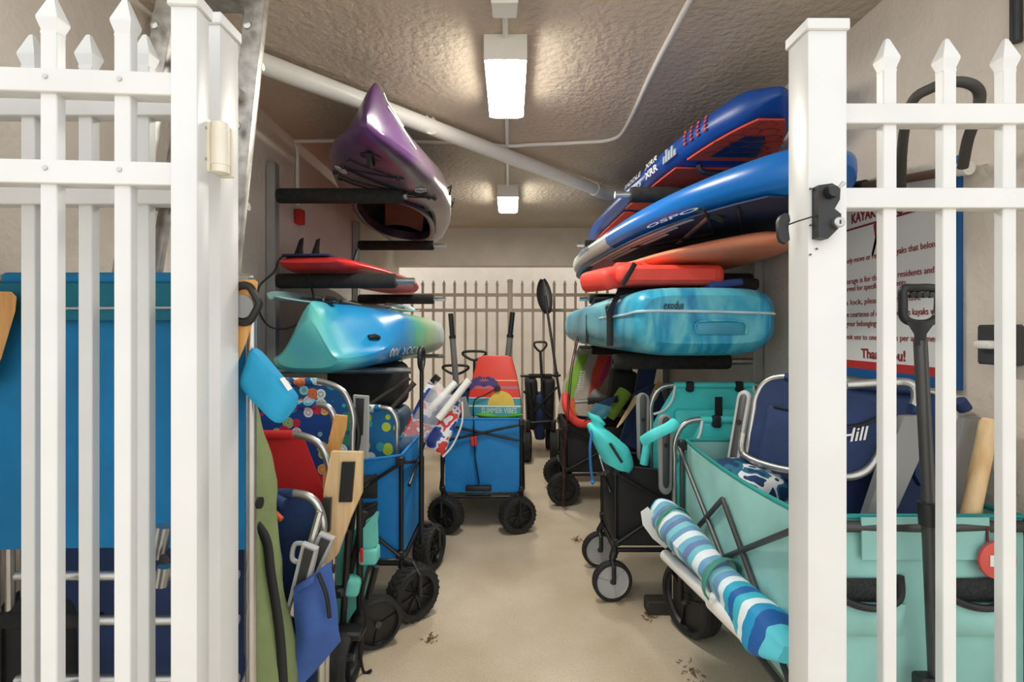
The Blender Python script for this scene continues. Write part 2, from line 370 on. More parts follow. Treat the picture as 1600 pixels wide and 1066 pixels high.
# gate leaf folded back in front of the fixed panel
leaf_rz = math.radians(4.2)
lf = fence('gate_leaf', 'white picket gate leaf swung open in front of the fixed fence panel', (-.612, .980, 0), leaf_rz,
      [-.117 - .130 * i for i in range(7)], -1.1, -.02, [(0, .048, .046, 1.885), (-1.1, .048, .046, 1.885)], (1.711, 1.542, .18), screws=True, tip=1.876, cat='gate')
fence('picket_fence', 'white fixed picket fence panel standing behind the open gate leaf', (0, 1.107, 0), 0,
      [-.788, -.910, -1.033, -1.155, -1.275], -1.30, -.684, [(-.646, .08, .074, 1.918)], (1.728, 1.539, .18), tip=1.887)
fr = fence('picket_fence', 'white picket fence panel with black latch in front of the kayak sign', (0, 1.125, 0), 0,
      [.827, .957, 1.0875, 1.217], .715, 1.30, [(.6735, .083, .078, 1.915)], (1.718, 1.535, .18), tip=1.888)
# hinge between gate leaf and post
t = Thing('barrel_hinge', 'cream barrel hinge joining white gate leaf to post', 'hinge', (-.592, 1.0, 1.61))
t.part('barrel', MB().lathe([(.010, -.052), (.0165, -.049), (.0165, -.035), (.0175, -.034), (.0175, .034), (.0165, .035), (.0165, .049), (.010, .052)], 20, Matrix.Translation((.016, .018, 0))), cream)
t.part('leaf_plate', MB().box((.000, -.006, 0), (.006, .03, .105), None, .002, 1), cream)
t.part('post_plate', MB().box((.012, .046, 0), (.03, .012, .1), None, .002, 1), cream)
for z in (-.03, .03): t.part('screw', MB().lathe([(.003, 0), (.003, .002)], 8, Matrix.Translation((.003, -.01, z)) @ Matrix.Rotation(PI / 2, 4, 'Y')), steel)
# latch on the right post
yf = 1.083
t = Thing('gate_latch', 'black keyed gate latch on the white post with a pull cable', 'latch', P(1285, 332, yf))
L0 = P(1285, 332, yf)
def lp(px, py, dy): q = P(px, py, yf); q.y = yf + dy; return q - L0
t.part('latch_body', MB().loft([[lp(x, y, d) for x, y in [(1269, 294), (1290, 291), (1303, 298), (1302, 316), (1294, 330), (1304, 338), (1304, 356), (1284, 376), (1269, 374)]] for d in (.001, -.022)]), black)
k = t.part('lock_cylinder', MB().lathe([(.011, 0), (.011, .014), (.009, .016)], 18, Matrix.Translation(lp(1297, 352, -.018)) @ Matrix.Rotation(PI / 2, 4, 'X')), steel)
t.part('keyway', MB().box(lp(1297, 352, -.0345), (.002, .002, .008)), black, k)
t.part('thumb_knob', MB().lathe([(.012, 0), (.014, .008), (.011, .016)], 18, Matrix.Translation(lp(1287, 305, -.02)) @ Matrix.Rotation(PI / 2, 4, 'X')), black)
t.part('lever', MB().tube([lp(1296, 300, -.03), lp(1304, 292, -.03)], [.003, .005], 8), steel)
t.part('pull_cable', MB().tube([lp(1240, 348, .03), lp(1246, 346, -.004), lp(1280, 336, -.02)], .0016, 6), cord_m)
ph = [(1236, 329), (1242, 331), (1244, 341), (1240, 350), (1242, 362), (1243, 372), (1237, 378), (1229, 374), (1226, 366), (1225, 342), (1229, 333)]
t.part('pull_handle', MB().loft([[lp(x, y, d) for x, y in ph] for d in (.022, .034)]), black)
for x, y in ((1255, 295), (1256, 398), (1256, 352), (1276, 389)): t.part('screw', MB().lathe([(.0022, 0), (.0022, .003)], 8, Matrix.Translation(lp(max(x, 1266), y, .001)) @ Matrix.Rotation(PI / 2, 4, 'X')), dark_grey)
# far fence
YB = 6.0
xs = [(-2.34 + .1245 * i) for i in range(40)]
xs = [x for x in ((660.6 + 16.62 * i - CX) / F * YB for i in range(-6, 8))] + [((816 + 16.62 * i - CX) / F * YB) for i in range(0, 14)]
fence('picket_fence', 'tan metal picket fence closing the far end of the storage room', (0, YB, 0), 0, xs, -1.9, 1.9,
      [(0, .06, .06, 1.835), (-1.9, .06, .06, 1.835), (1.9, .06, .06, 1.835)], (1.655, 1.475, .18), tan_paint, 1.825, pw=.029, rd=.034, rh=.038)

# ------------------------------------------------------------------ ceiling: lights, conduit, pipe
diff = bpy.data.materials.new('lit_diffuser'); diff.use_nodes = True
e = diff.node_tree.nodes.new('ShaderNodeEmission'); e.inputs['Color'].default_value = (1, .955, .85, 1); e.inputs['Strength'].default_value = LAMP
diff.node_tree.links.new(e.outputs[0], diff.node_tree.nodes['Material Output'].inputs['Surface'])
def lamp(label, y, L=.53):
    t = Thing('ceiling_light', label, 'light', (-.018, y, H), 0, 'ceiling lights')
    t.part('housing', MB().box((0, L / 2, -.043), (.168, L + .01, .086), None, .004, 1), white_pl)
    d = MB(); rings = []
    for y_, k in ((0, 1), (L, 1)):
        rings.append([V((x, y_, z)) for x, z in ((-.083, -.086), (.083, -.086), (.076, -.1), (.06, -.105), (-.06, -.105), (-.076, -.1))])
    d.loft(rings); t.part('diffuser', d, diff)
    t.part('end_cap', MB().box((0, -.006, -.05), (.17, .012, .1), None, .003, 1), white_pl); t.part('end_cap', MB().box((0, L + .006, -.05), (.17, .012, .1), None, .003, 1), white_pl)
lamp('lit white box lamp nearer the gate, below the junction box', 2.0)
lamp('lit white box lamp nearer the back wall lintel', 4.06)
t = Thing('junction_box', 'white square conduit box on the ceiling in front of the lamp', 'junction box', (-.018, 1.72, H))
t.part('box', MB().box((0, 0, -.04), (.085, .085, .08), None, .004, 1), white_pl)
t.part('cover', MB().box((0, -.044, -.04), (.09, .006, .084), None, .002, 1), white_pl)
for s_ in (-1, 1): t.part('screw', MB().lathe([(.003, 0), (.003, .003)], 8, Matrix.Translation((.03 * s_, -.046, -.04 - .025 * s_)) @ Matrix.Rotation(PI / 2, 4, 'X')), dark_grey)
def conduit(label, pts, r=.011):
    single('conduit', MB().tube(smooth(pts, 5), r, 10), white_pl, label, 'conduit', V(pts[0]), 'electrical conduits on the ceiling')
zc = H - .012
conduit('thin straight conduit running from gate side into the junction box', [(-.018, 1.0, zc), (-.018, 1.3, zc), (-.018, 1.68, zc)])
conduit('thin straight conduit between the junction box and the first lamp', [(-.018, 1.76, zc), (-.018, 1.88, zc), (-.018, 1.99, zc)])
conduit('thin straight conduit between the two ceiling lamps', [(-.018, 2.54, zc), (-.018, 3.3, zc), (-.018, 4.05, zc)])
pp = [PZ(1083, -10, zc), PZ(1020, 110, zc), PZ(978, 198, zc), PZ(955, 218, zc), PZ(900, 223, zc), PZ(830, 226, zc), PZ(790, 228, zc), PZ(700, 222, zc), PZ(510, 221, zc)]
q = pp[-1].copy(); q.x = -XW + .015; pp[-1] = q
pp += [V((-XW + .014, q.y, H - .05)), V((-XW + .014, q.y, 2.2)), V((-XW + .014, q.y, 2.0))]
conduit('bent white conduit wandering across the ceiling and down the left wall', pp)
fa = single('alarm_pull', MB().box((-XW + .03, pp[-1].y, 1.93), (.04, .06, .09), None, .004, 1), red_pl, 'small red box on left wall below the conduit', 'wall box', (-XW + .03, pp[-1].y, 1.9))
# PVC drain pipe
zp = 2.333
a, c = PZ(405, 97, zp), PZ(938, 299, zp); d = (c - a).normalized()
t = Thing('drain_pipe', 'fat white drain pipe crossing the ceiling diagonally', 'pipe', a)
a2 = a - d * .36
t.part('pipe', MB().tube([a2, a, c], .0425, 20), white_pl, world=True)
for s_ in (.985,):
    m_ = a.lerp(c, s_); t.part('coupling', MB().tube([m_ - d * .05, m_ + d * .05], .050, 20), white_pl, world=True)
el = c + V((.25, .12, -.01)); el.x = XW + .02
t.part('elbow_pipe', MB().tube(smooth([c - d * .02, c + d * .06, c + V((.18, .1, 0)), V((XW + .02, c.y + .13, zp - .01))], 5), .048, 18), white_pl, world=True)
hk = a.lerp(c, .345)
t.part('hanger_strap', MB().tube(smooth([hk + V((-.02, 0, .06)), hk + V((-.045, -.02, 0)), hk + V((0, -.03, -.047)), hk + V((.04, .01, 0)), hk + V((.0, .02, .06))], 5), .008, 8, sq=.3), white_pl, world=True)

# ------------------------------------------------------------------ storage racks
def rack(label, x_wall, y, sgn, arms, r=.040):
    t = Thing('storage_rack', label, 'rack', (x_wall - sgn * .03, y, 0), 0, 'padded kayak racks on the walls')
    x = 0
    t.part('post', MB().box((x, 0, 1.07), (.05, .05, 2.14), None, .003, 1), galv)
    for (z, ln, f0, f1) in arms:                     # arm height, length, foam from/to along the arm
        a = t.part('arm', MB().tube([(0, -.045 * 0, z), (-sgn * ln, 0, z + .0)], .017, 12), steel)
        if f1 > f0:
            t.part('foam_sleeve', MB().lathe([(r * .9, 0), (r, .01), (r, f1 - f0 - .01), (r * .9, f1 - f0)], 18, Matrix.Translation((-sgn * f0, 0, z)) @ Matrix.Rotation(-sgn * PI / 2, 4, 'Y')), foam, a)
    return t
ARZ = (1.945, 1.50, 1.03)
rack('grey rack post with padded arms under the purple kayak, nearer the gate', -XW, 2.74, -1, [(ARZ[0] + .02, .72, .03, .70), (ARZ[1] + .01, .76, .03, .66), (ARZ[2], .74, 0, 0)])
rack('grey rack post with padded arms on the left wall, deeper in the room', -XW, 4.23, -1, [(ARZ[0], .74, .02, .64), (ARZ[1], .74, .02, .64), (ARZ[2], .73, 0, 0)])
rack('grey rack post with padded arms on the wall behind the teal chairs', XW, 2.64, 1, [(ARZ[0], .73, .05, .65), (ARZ[1], .73, .03, .62), (1.085, .74, .14, .74)])
rack('grey rack post with padded arms on the right wall, deeper in the room', XW, 4.20, 1, [(ARZ[0], .72, .05, .66), (ARZ[1], .70, .03, .62), (1.085, .70, .05, .6)])

# ------------------------------------------------------------------ kayaks
def section(hw, zd, zm, zk, n=40, e=.75, p=.8, q=.7):
    pts = []
    for k in range(n):
        a = 2 * PI * k / n; c, s = math.cos(a), math.sin(a)
        x = hw * math.copysign(abs(c) ** (e if s >= 0 else min(e, .72)), c)
        z = zm + (zk - zm) * abs(s) ** p if s >= 0 else zm - (zm - zd) * abs(s) ** q
        pts.append((x, z))
    return pts
def interp(st, y):
    for a, b in zip(st, st[1:]):
        if a[0] <= y <= b[0]:
            t = (y - a[0]) / (b[0] - a[0]) if b[0] > a[0] else 0
            return [p + (q - p) * t for p, q in zip(a, b)]
    return list(st[-1])
def kayak_rings(st, N=70, n=40, **kw):
    y0, y1 = st[0][0], st[-1][0]; out = []
    pts = smooth([V((s[0], s[1], 0)) for s in st], 1)
    for i in range(N + 1):
        t = i / N; y = y0 + (y1 - y0) * (t - .035 * math.sin(2 * PI * t))
        ex = []
        _, hw, zd, zm, zk, e, p = interp(st, y)
        out.append([V((x, y, z)) for x, z in section(hw, zd, zm, zk, n, e, p)])
    return out
# --- purple sit-inside kayak, upside down on the top arms
Mk = Matrix.Translation((-.575, 2.0, 2.042)) @ Matrix.Rotation(math.radians(7.6), 4, 'Z') @ Matrix.Rotation(math.radians(9), 4, 'Y') @ Matrix.Translation((0, 0, -2.03))
t = Thing('kayak', 'purple and grey kayak upside down on the top left rack arms', 'kayak', M=Mk)
st = [(0, .012, 2.03, 2.05, 2.08, .9, .9), (.05, .045, 2.016, 2.05, 2.20, 1.1, 2.2), (.12, .085, 2.008, 2.05, 2.27, 1.15, 3.0), (.2, .125, 2.004, 2.055, 2.268, 1.15, 3.0), (.35, .19, 2.0, 2.06, 2.268, 1.1, 2.4), (.6, .265, 1.998, 2.075, 2.268, 1.0, 1.6),
      (.9, .315, 1.998, 2.10, 2.275, .8, .9), (1.3, .355, 1.998, 2.11, 2.295, .7, .75), (1.8, .36, 1.998, 2.11, 2.295, .7, .75), (2.3, .32, 1.998, 2.11, 2.29, .75, .8), (2.8, .2, 2.0, 2.10, 2.28, .85, 1), (3.1, .08, 2.02, 2.09, 2.26, 1, 1.1), (3.2, .01, 2.06, 2.08, 2.12, 1, 1)]
rings = kayak_rings(st, 90, 48)
CY0, CLy, CLx = 1.56, .62, .255     # cockpit centre along the hull, half length, half width
def in_cockpit(p): return (abs((p.y - CY0) / CLy) ** 2.6 + abs(p.x / CLx) ** 2.6) < 1
mb = MB(); mb.loft(rings)
keep = []
for f in mb.f:
    c = sum((mb.v[i] for i in f), V()) / len(f)
    if len(f) == 4 and c.z < 2.08 and in_cockpit(c): continue
    keep.append(f)
mb.f = keep
hull = t.part('hull', mb, purple_kayak)
sm = hull.modifiers.new('thickness', 'SOLIDIFY'); sm.thickness = .006; sm.offset = -1
loop = [(CLx * math.copysign(abs(math.cos(a)) ** (2 / 2.6), math.cos(a)), CY0 + CLy * math.copysign(abs(math.sin(a)) ** (2 / 2.6), math.sin(a))) for a in [2 * PI * k / 48 for k in range(48)]]
rim = MB(); prof = [(-.02, 2.035), (-.02, 1.978), (-.004, 1.972), (.012, 1.976), (.012, 1.982), (-.008, 1.985), (-.008, 2.035)]
rr = []
for (x, y) in loop:
    nx, ny = x / CLx ** 1, (y - CY0) / CLy; l = math.hypot(nx, ny); nx, ny = nx / l, ny / l
    rr.append([V((x + nx * o, y + ny * o, z)) for o, z in prof])
rim.loft(rr, False, True); t.part('cockpit_rim', rim, purple_dark)
t.part('seat', MB().grid(lambda u, v: V(((u - .5) * .30, CY0 + .25 + .32 * v, 2.24 - .16 * v * v - .03 * (2 * u - 1) ** 2)), 8, 8, .02), mat('tan_seat', (104, 84, 66), .7))
if 0: t.part('front_bulkhead', MB().box((0, 1.95, 2.05), (.3, .03, .1), None, .01, 2), mat('grey_foam_block', (92, 100, 112), .8))
def dz(x, y):
    _, hw, zd, zm, zk, e_, p_ = interp(st, y); e_ = min(e_, .72); k_ = max(0, 1 - min(1, abs(x) / hw) ** (2 / e_)); return zm - (zm - zd) * k_ ** .35
def bungee(pts, nm='bungee_cord', m=cord_m, r=.004): return t.part(nm, MB().tube([V((x, y, dz(x, y) - .006)) for x, y in pts], r, 6), m)
def lerp2(a, b, k=6): return [(a[0] + (b[0] - a[0]) * i / k, a[1] + (b[1] - a[1]) * i / k) for i in range(k + 1)]
for a, b_ in (((-.12, .36), (.09, .50)), ((-.17, .52), (.13, .50)), ((-.17, .52), (.22, .80)), ((-.25, .72), (.22, .74)), ((-.16, .54), (.27, .88)), ((-.24, .80), (.24, .84))): bungee(lerp2(a, b_))
for x, y in ((-.12, .36), (.1, .5), (-.17, .52), (.22, .76), (-.25, .72), (.27, .88), (.24, .84), (-.24, .8)):
    t.part('deck_fitting', MB().lathe([(.014, 0), (.012, .012), (.006, .018)], 10, Matrix.Translation((x, y, dz(x, y))) @ Matrix.Rotation(PI, 4, 'X')), black)
hd = t.part('carry_handle', MB().tube(smooth([(0, .20, 2.0), (.0, .23, 1.975), (0, .30, 1.97), (0, .34, 1.995)], 5), .012, 10), black)
t.part('handle_recess', MB().lathe([(.045, 0), (.05, .006), (.03, .01)], 20, Matrix.Translation((0, .27, 2.006)) @ Matrix.Rotation(PI, 4, 'X')), purple_dark)
for x, y in ((-.195, .60), (.20, .70)):
    lg = t.part('logo', MB().tube([V((x + .03 * math.cos(a) * 1.0, y + .04 * math.sin(a), dz(x + .03 * math.cos(a), y) - .004)) for a in [2 * PI * k / 6 + .5 for k in range(6)]], .0028, 6, closed=True), paint_white)
    t.part('logo_mark', MB().tube([V((x + .014 * math.cos(a), y + .02 * math.sin(a), dz(x, y) - .005)) for a in [2 * PI * k / 8 for k in range(8)]], .003, 6, closed=True), paint_grey, lg)
# brand flash along the side of the bow
def hull_side(y, h, s=1):
    sec = section(*interp(st, y)[1:5], 160, *interp(st, y)[5:7]); best = min((p for p in sec if p[0] * s > 0 and p[1] > interp(st, y)[3]), key=lambda p: abs(p[1] - h)); return V((best[0] + .003 * s, y, best[1] + .002))
em = [hull_side(.17, 2.20), hull_side(.30, 2.185), hull_side(.40, 2.115)]
t.part('side_emblem', MB().tube(em, .0045, 6, True), paint_white)
for i in range(4):
    y = .16 + .055 * i; t.part('side_letter', MB().tube([hull_side(y, 2.245 - .01 * i), hull_side(y + .03, 2.225 - .01 * i), hull_side(y + .05, 2.235 - .01 * i)], .004, 6), paint_white)
for y in (1.05, 1.35): t.part('side_toggle', MB().tube([hull_side(y, 2.14), hull_side(y + .04, 2.17) + V((.02, 0, 0)), hull_side(y + .1, 2.13)], .005, 6), black)
# --- turquoise to lime kayak, upside down on the low left arms
Mk = Matrix.Translation((-.885, 2.24, 0)) @ Matrix.Rotation(math.radians(-1.2), 4, 'Z')
t = Thing('kayak', 'turquoise and lime kayak upside down on the low left rack arms', 'kayak', M=Mk)
st2 = [(0, .13, 1.08, 1.125, 1.30, 1.3, 3.4), (.012, .155, 1.064, 1.125, 1.36, 1.35, 4), (.05, .175, 1.053, 1.125, 1.378, 1.35, 4.2), (.14, .205, 1.052, 1.13, 1.38, 1.3, 4), (.26, .235, 1.052, 1.14, 1.38, 1.1, 3), (.42, .262, 1.052, 1.17, 1.38, .8, 1.6),
       (.65, .288, 1.052, 1.20, 1.375, .52, .65), (1.0, .325, 1.052, 1.2, 1.36, .55, .6), (1.5, .335, 1.052, 1.2, 1.35, .55, .65), (2.0, .30, 1.052, 1.19, 1.34, .6, .7), (2.35, .2, 1.06, 1.18, 1.32, .7, .9), (2.5, .05, 1.12, 1.17, 1.25, .9, 1)]
hull2 = t.part('hull', MB().loft(kayak_rings(st2, 80, 44)), green_kayak, ang=28)
def side2(y, h, s=1):
    i = interp(st2, y); sec = section(*i[1:5], 200, *i[5:7]); best = min((p for p in sec if p[0] * s > 0), key=lambda p: abs(p[1] - h)); return V((best[0] + .004 * s, y, best[1]))
txt = text_mb('ESCADOR 100', .1, Matrix.Identity(4), .0, .002, width=.62)
x1 = max(v.x for v in txt.v)
for v in txt.v:
    y = 1.10 - v.x * 1.12; h = 1.15 - v.y * .6; pnt = side2(max(.1, y), h); v.x, v.y, v.z = pnt.x, pnt.y, pnt.z
t.part('lettering', txt, paint_white)
sb = MB(); sb.tube([side2(.28, 1.21), side2(.31, 1.215) + V((.012, 0, 0)), side2(.34, 1.21)], .014, 8); t.part('scupper_plug', sb, black)
t.part('keel_handle', MB().tube(smooth([(0, .17, 1.38), (0, .19, 1.40), (.02, .27, 1.40), (.02, .30, 1.38)], 5), .009, 8), black)
t.part('skid_plate', MB().box((.01, .2, 1.38), (.09, .05, .014), None, .004, 1), black)
t.part('side_handle', MB().tube([(.02, .35, 1.392), (.03, .62, 1.385)], .011, 8), black)
# --- right turquoise sit-on-top kayak
Mk = Matrix.Translation((.835, 2.16, 0)) @ Matrix.Rotation(math.radians(1.6), 4, 'Z')
t = Thing('kayak', 'marbled turquoise kayak with blunt stern on the low right rack arms', 'kayak', M=Mk)
st3 = [(0, .27, 1.19, 1.29, 1.395, .42, .5), (.012, .292, 1.178, 1.29, 1.415, .42, .5), (.04, .305, 1.145, 1.29, 1.43, .42, .5), (.14, .315, 1.132, 1.29, 1.435, .42, .5), (.5, .335, 1.127, 1.30, 1.44, .5, .6),
       (1.1, .35, 1.127, 1.30, 1.43, .5, .6), (1.8, .34, 1.127, 1.29, 1.42, .55, .6), (2.4, .28, 1.13, 1.28, 1.42, .6, .7), (2.75, .16, 1.16, 1.29, 1.42, .7, .8), (2.9, .04, 1.25, 1.31, 1.40, .9, 1)]
t.part('hull', MB().loft(kayak_rings(st3, 80, 48)), turq_kayak)
seam = [V((x, y, z)) for x, y, z in [(-.338, .6, 1.31), (-.317, .16, 1.315), (-.297, .02, 1.325), (-.2, -.004, 1.328), (0, -.004, 1.325), (.2, -.004, 1.32), (.27, .0, 1.318), (.297, .025, 1.316), (.312, .12, 1.315)]]
t.part('seam', MB().tube(smooth(seam, 4), .006, 6), mat('pale_seam', (200, 226, 232), .4))
hp = MB(); hp.box((.05, -.004, 1.255), (.205, .014, .055), None, .006, 2); t.part('grab_recess', hp, mat('turquoise_recess', (70, 168, 200), .35))
t.part('grab_lip', MB().tube(smooth([(-.05, -.012, 1.232), (-.045, -.014, 1.282), (.145, -.014, 1.282), (.155, -.012, 1.232)], 3), .005, 6), turq_kayak)
t.part('lettering', text_mb('exodus', .05, frame((-.19, -.0075, 1.336), (1, 0, 0), (0, 0, 1)), .001, width=.085, shear=.3), black)
for (y, w_) in ((.33, .034), (.95, .018)):
    hw = .338; t.part('strap', MB().tube([V((-hw - .004, y, 1.17)), V((-hw - .004, y + .0, 1.33)), V((-hw + .05, y + .03, 1.438)), V((0, y + .04, 1.452))], w_ * .5, 8, sq=.12), cord_m)
t.part('strap', MB().tube([V((-.341, .33, 1.23)), V((-.335, .46, 1.36)), V((-.2, .52, 1.45))], .008, 6, sq=.3), cord_m)

# ------------------------------------------------------------------ boards
def board_mb(L, hw, th, width, rocker=lambda s: 0, N=44, n=20, sq=.5):
    rings = []
    for i in range(N + 1):
        s = .5 - .5 * math.cos(PI * i / N); w = max(.004, hw * width(s)); tt = max(.006, th * min(1, (s * (1 - s)) * 22 + .25)) / 2
        rings.append([V((w * math.copysign(abs(math.cos(a)) ** sq, math.cos(a)), s * L, rocker(s) + tt * math.copysign(abs(math.sin(a)) ** .8, math.sin(a)))) for a in [2 * PI * k / n for k in range(n)]])
    return MB().loft(rings)
def sup_width(s): return (max(0, 1 - abs(2 * s - 1) ** 3.2)) ** .62
def outline_sheet(L, hw, width, s0, s1, inset, z, th=.004, N=26, rocker=lambda s: 0, a=-1, b=1):
    def fn(u, v):
        s = s0 + (s1 - s0) * u; w = max(.01, hw * width(s) - inset); return V((w * (a + (b - a) * v), s * L, z + rocker(s)))
    return MB().grid(fn, N, 10, th)
# upper paddle board: blue rail, orange deck pad facing down
L1, HW1, T1 = 3.15, .30, .14
Mb = Matrix.Translation((1.02, 1.93, 2.075)) @ Matrix.Rotation(math.radians(1.6), 4, 'Z')
rk1 = lambda s: .075 * max(0, (.3 - s) / .3) ** 1.6
t = Thing('paddle_board', 'royal blue inflatable paddle board with orange deck on the top right arms', 'paddle board', M=Mb)
bd = t.part('board', board_mb(L1, HW1, T1, sup_width, rk1, sq=.42), sup_blue)
zb_ = -T1 / 2 - .001
pd = t.part('deck_pad', outline_sheet(L1, HW1, sup_width, .02, .135, .03, zb_ - .003, .008, rocker=rk1), orange_pad)
t.part('deck_pad', outline_sheet(L1, HW1, sup_width, .165, .40, .03, zb_ - .003, .008, rocker=rk1), orange_pad)
t.part('deck_pad', outline_sheet(L1, HW1, sup_width, .43, .93, .05, zb_ - .003, .008), orange_pad)
t.part('deck_flash', outline_sheet(L1, HW1, sup_width, .06, .12, .11, zb_ - .008, .006, rocker=rk1), sup_deck2)
cells = MB()
for i in range(16):
    for j in range(9):
        s = .03 + i * .0165; w = HW1 * sup_width(s) - .06; x = -.30 + j * .075 + (.037 if i % 2 else 0)
        if abs(x) < w and s < .128:
            cx_, cy_ = x, s * L1; hx = [V((cx_ + .040 * math.cos(a), cy_ + .032 * math.sin(a), zb_ - .0075 + rk1(s))) for a in [PI / 3 * k + PI / 6 for k in range(6)]]
            cells.tube(hx, .0018, 4, closed=True)
g_ = t.part('hexagon_grooves', cells, mat('dark_orange_groove', (150, 44, 30), .8), pd); g_['kind'] = 'stuff'
t.part('carry_handle', MB().tube(smooth([(-.12, .48, zb_ + .02), (-.09, .48, zb_ - .015), (.09, .48, zb_ - .015), (.12, .48, zb_ + .02)], 4), .014, 8), black)
def rail_pt(s, h): return V((-(HW1 * sup_width(s)) - .004 + .03 * (h / .07) ** 2 * .6, s * L1, h + rk1(s)))
for i, s in enumerate((.082, .096, .110, .124)):
    for j in range(4):
        c_ = rail_pt(s, .035 - j * .018); t.part('printed_dot', MB().loft([[c_ + V((dx, a_ * .010, b_ * .005)) for a_, b_ in ((-1, -1), (1, -1), (1, 1), (-1, 1))] for dx in (-.001, .003)]), orange_pad)
def rail_text(body, s0, s1, h, hh, m, nm='lettering'):
    tx = text_mb(body, .1, Matrix.Identity(4), 0, .003, width=1.0)
    y0_ = min(v.y for v in tx.v); y1_ = max(v.y for v in tx.v)
    for v in tx.v:
        s = s1 + (s0 - s1) * v.x; p_ = rail_pt(s, h + hh * (v.y - y0_) / (y1_ - y0_)); v.x, v.y, v.z = p_.x - .004, p_.y, p_.z
    t.part(nm, tx, m)
rail_text('XRR', .20, .25, -.04, .035, paint_white); rail_text('XRR', .20, .25, .01, .03, paint_white); rail_text('PADDLE', .27, .36, .005, .028, paint_white); rail_text('1120', .27, .36, -.045, .024, paint_grey)
lgp = MB()
for i in range(5):
    s = .150 + i * .008; c_ = rail_pt(s, -.035); hgt = (.03, .055, .045, .06, .035)[i]
    lgp.loft([[c_ + V((dx, a_ * .011, b_)) for a_, b_ in ((-1, 0), (1, 0), (1, hgt), (-1, hgt))] for dx in (-.003, .003)])
t.part('castle_logo', lgp, paint_grey)
# lower paddle board
L2, HW2, T2 = 3.2, .365, .15
Mb = Matrix.Translation((1.02, 1.57, 1.775)) @ Matrix.Rotation(math.radians(4.4), 4, 'Z')
t = Thing('paddle_board', 'bright blue paddle board with pale nose and dark striped deck above the salmon board', 'paddle board', M=Mb)
t.part('board', board_mb(L2, HW2, T2, sup_width, lambda s: 0, sq=.42), sup_blue2)
zb_ = -T2 / 2 - .001
dk = t.part('deck', outline_sheet(L2, HW2, sup_width, .05, .955, .025, zb_ - .002, .006), sup_deck2)
for k, (a_, b_) in enumerate(((-.97, -.91), (-.86, -.82), (-.76, -.70))):
    t.part('deck_stripe', outline_sheet(L2, HW2, sup_width, .16 + .05 * k, .62, .03, zb_ - .007, .004, a=a_, b=b_), paint_grey)
t.part('deck_grip', outline_sheet(L2, HW2, sup_width, .66, .93, .06, zb_ - .007, .008), foam)
for x in (-.18, -.05): t.part('bungee_cord', MB().tube([(x - .12, .3, zb_ - .012), (x + .14, .75, zb_ - .014), (x - .1, 1.2, zb_ - .012)], .005, 6), cord_m)
def rail_pt2(s, h): return V((-(HW2 * sup_width(s)) - .005 + .03 * (h / .075) ** 2 * .8, s * L2, h))
tx = text_mb('OSPO', .1, Matrix.Identity(4), 0, .002, width=1.0)
for v in tx.v: p_ = rail_pt2(.25 - .12 * v.x, -.064 + .16 * v.y); v.x, v.y, v.z = p_.x - .004, p_.y, p_.z
t.part('lettering', tx, paint_grey)
tx = text_mb('Pescador', .1, Matrix.Identity(4), 0, .002, width=1.0)
for v in tx.v: p_ = rail_pt2(.57 + .12 * v.x, .03 - .5 * v.y); v.x, v.y, v.z = p_.x - .004, p_.y, p_.z
t.part('lettering', tx, sign_blue)
# salmon surfboard
Ms = Matrix.Translation((1.09, 1.98, 1.585)) @ Matrix.Rotation(math.radians(16), 4, 'Z')
def surf_width(s): return (max(0, 1 - abs(2 * (s ** .85) - 1) ** 2.4)) ** .75
t = Thing('surfboard', 'salmon orange surfboard nose under the bright blue paddle board', 'surfboard', M=Ms)
t.part('board', board_mb(1.9, .285, .06, surf_width, lambda s: .03 * max(0, .4 - s) / .4), salmon)
t.part('underside_stripe', MB().grid(lambda u, v: V((-.12 + .006 * v, .45 + .7 * u, -.033)), 10, 2, .003), sup_deck2)
# red surfboard, fins up
Ms = Matrix.Translation((-1.0, 2.53, 1.588)) @ Matrix.Rotation(math.radians(-2.5), 4, 'Z')
def red_width(s): return (max(0, 1 - abs(2 * ((s + .09) / 1.09) ** .95 - 1) ** 2.6)) ** .7 if s < 1 else 0
t = Thing('surfboard', 'red surfboard lying fins up on the middle left rack arms', 'surfboard', M=Ms)
t.part('board', board_mb(1.95, .27, .065, red_width, lambda s: -.05 * max(0, s - .5) ** 2), red_board)
def fin(x, y, h, m=black):
    mb = MB(); prof = [(0, 0), (.04, .05), (.075, .10), (.11, .115), (.1, .06), (.11, 0)]
    mb.prism([(a, b_ * h / .11) for a, b_ in prof], Matrix.Translation((x, y, .03)) @ Matrix.Rotation(PI / 2, 4, 'Y') @ Matrix.Rotation(PI / 2, 4, 'Z'), .010, .002)
    t.part('fin', mb, m)
fin(-.11, .08, .115); fin(-.03, .10, .115); fin(.10, .34, .10)
t.part('tail_pad', MB().box((-.03, .14, .036), (.24, .22, .012), None, .005, 1), navy)
lp_ = smooth([P(478, 398, 2.62), P(440, 410, 2.60), P(425, 450, 2.58), P(402, 455, 2.55), P(404, 490, 2.52), P(430, 512, 2.5), P(460, 513, 2.5), P(488, 488, 2.52), P(487, 462, 2.56), P(480, 440, 2.58)], 6)
lp_ = smooth([P(470, 398, 2.62), P(440, 402, 2.6), P(428, 425, 2.57), P(405, 448, 2.55), P(403, 480, 2.52), P(418, 508, 2.5), P(442, 514, 2.5), P(470, 503, 2.52), P(490, 478, 2.6), P(486, 446, 2.68), P(482, 428, 2.68)], 6)
t.part('leash', MB().tube(lp_, .005, 6), cord_m, world=True)

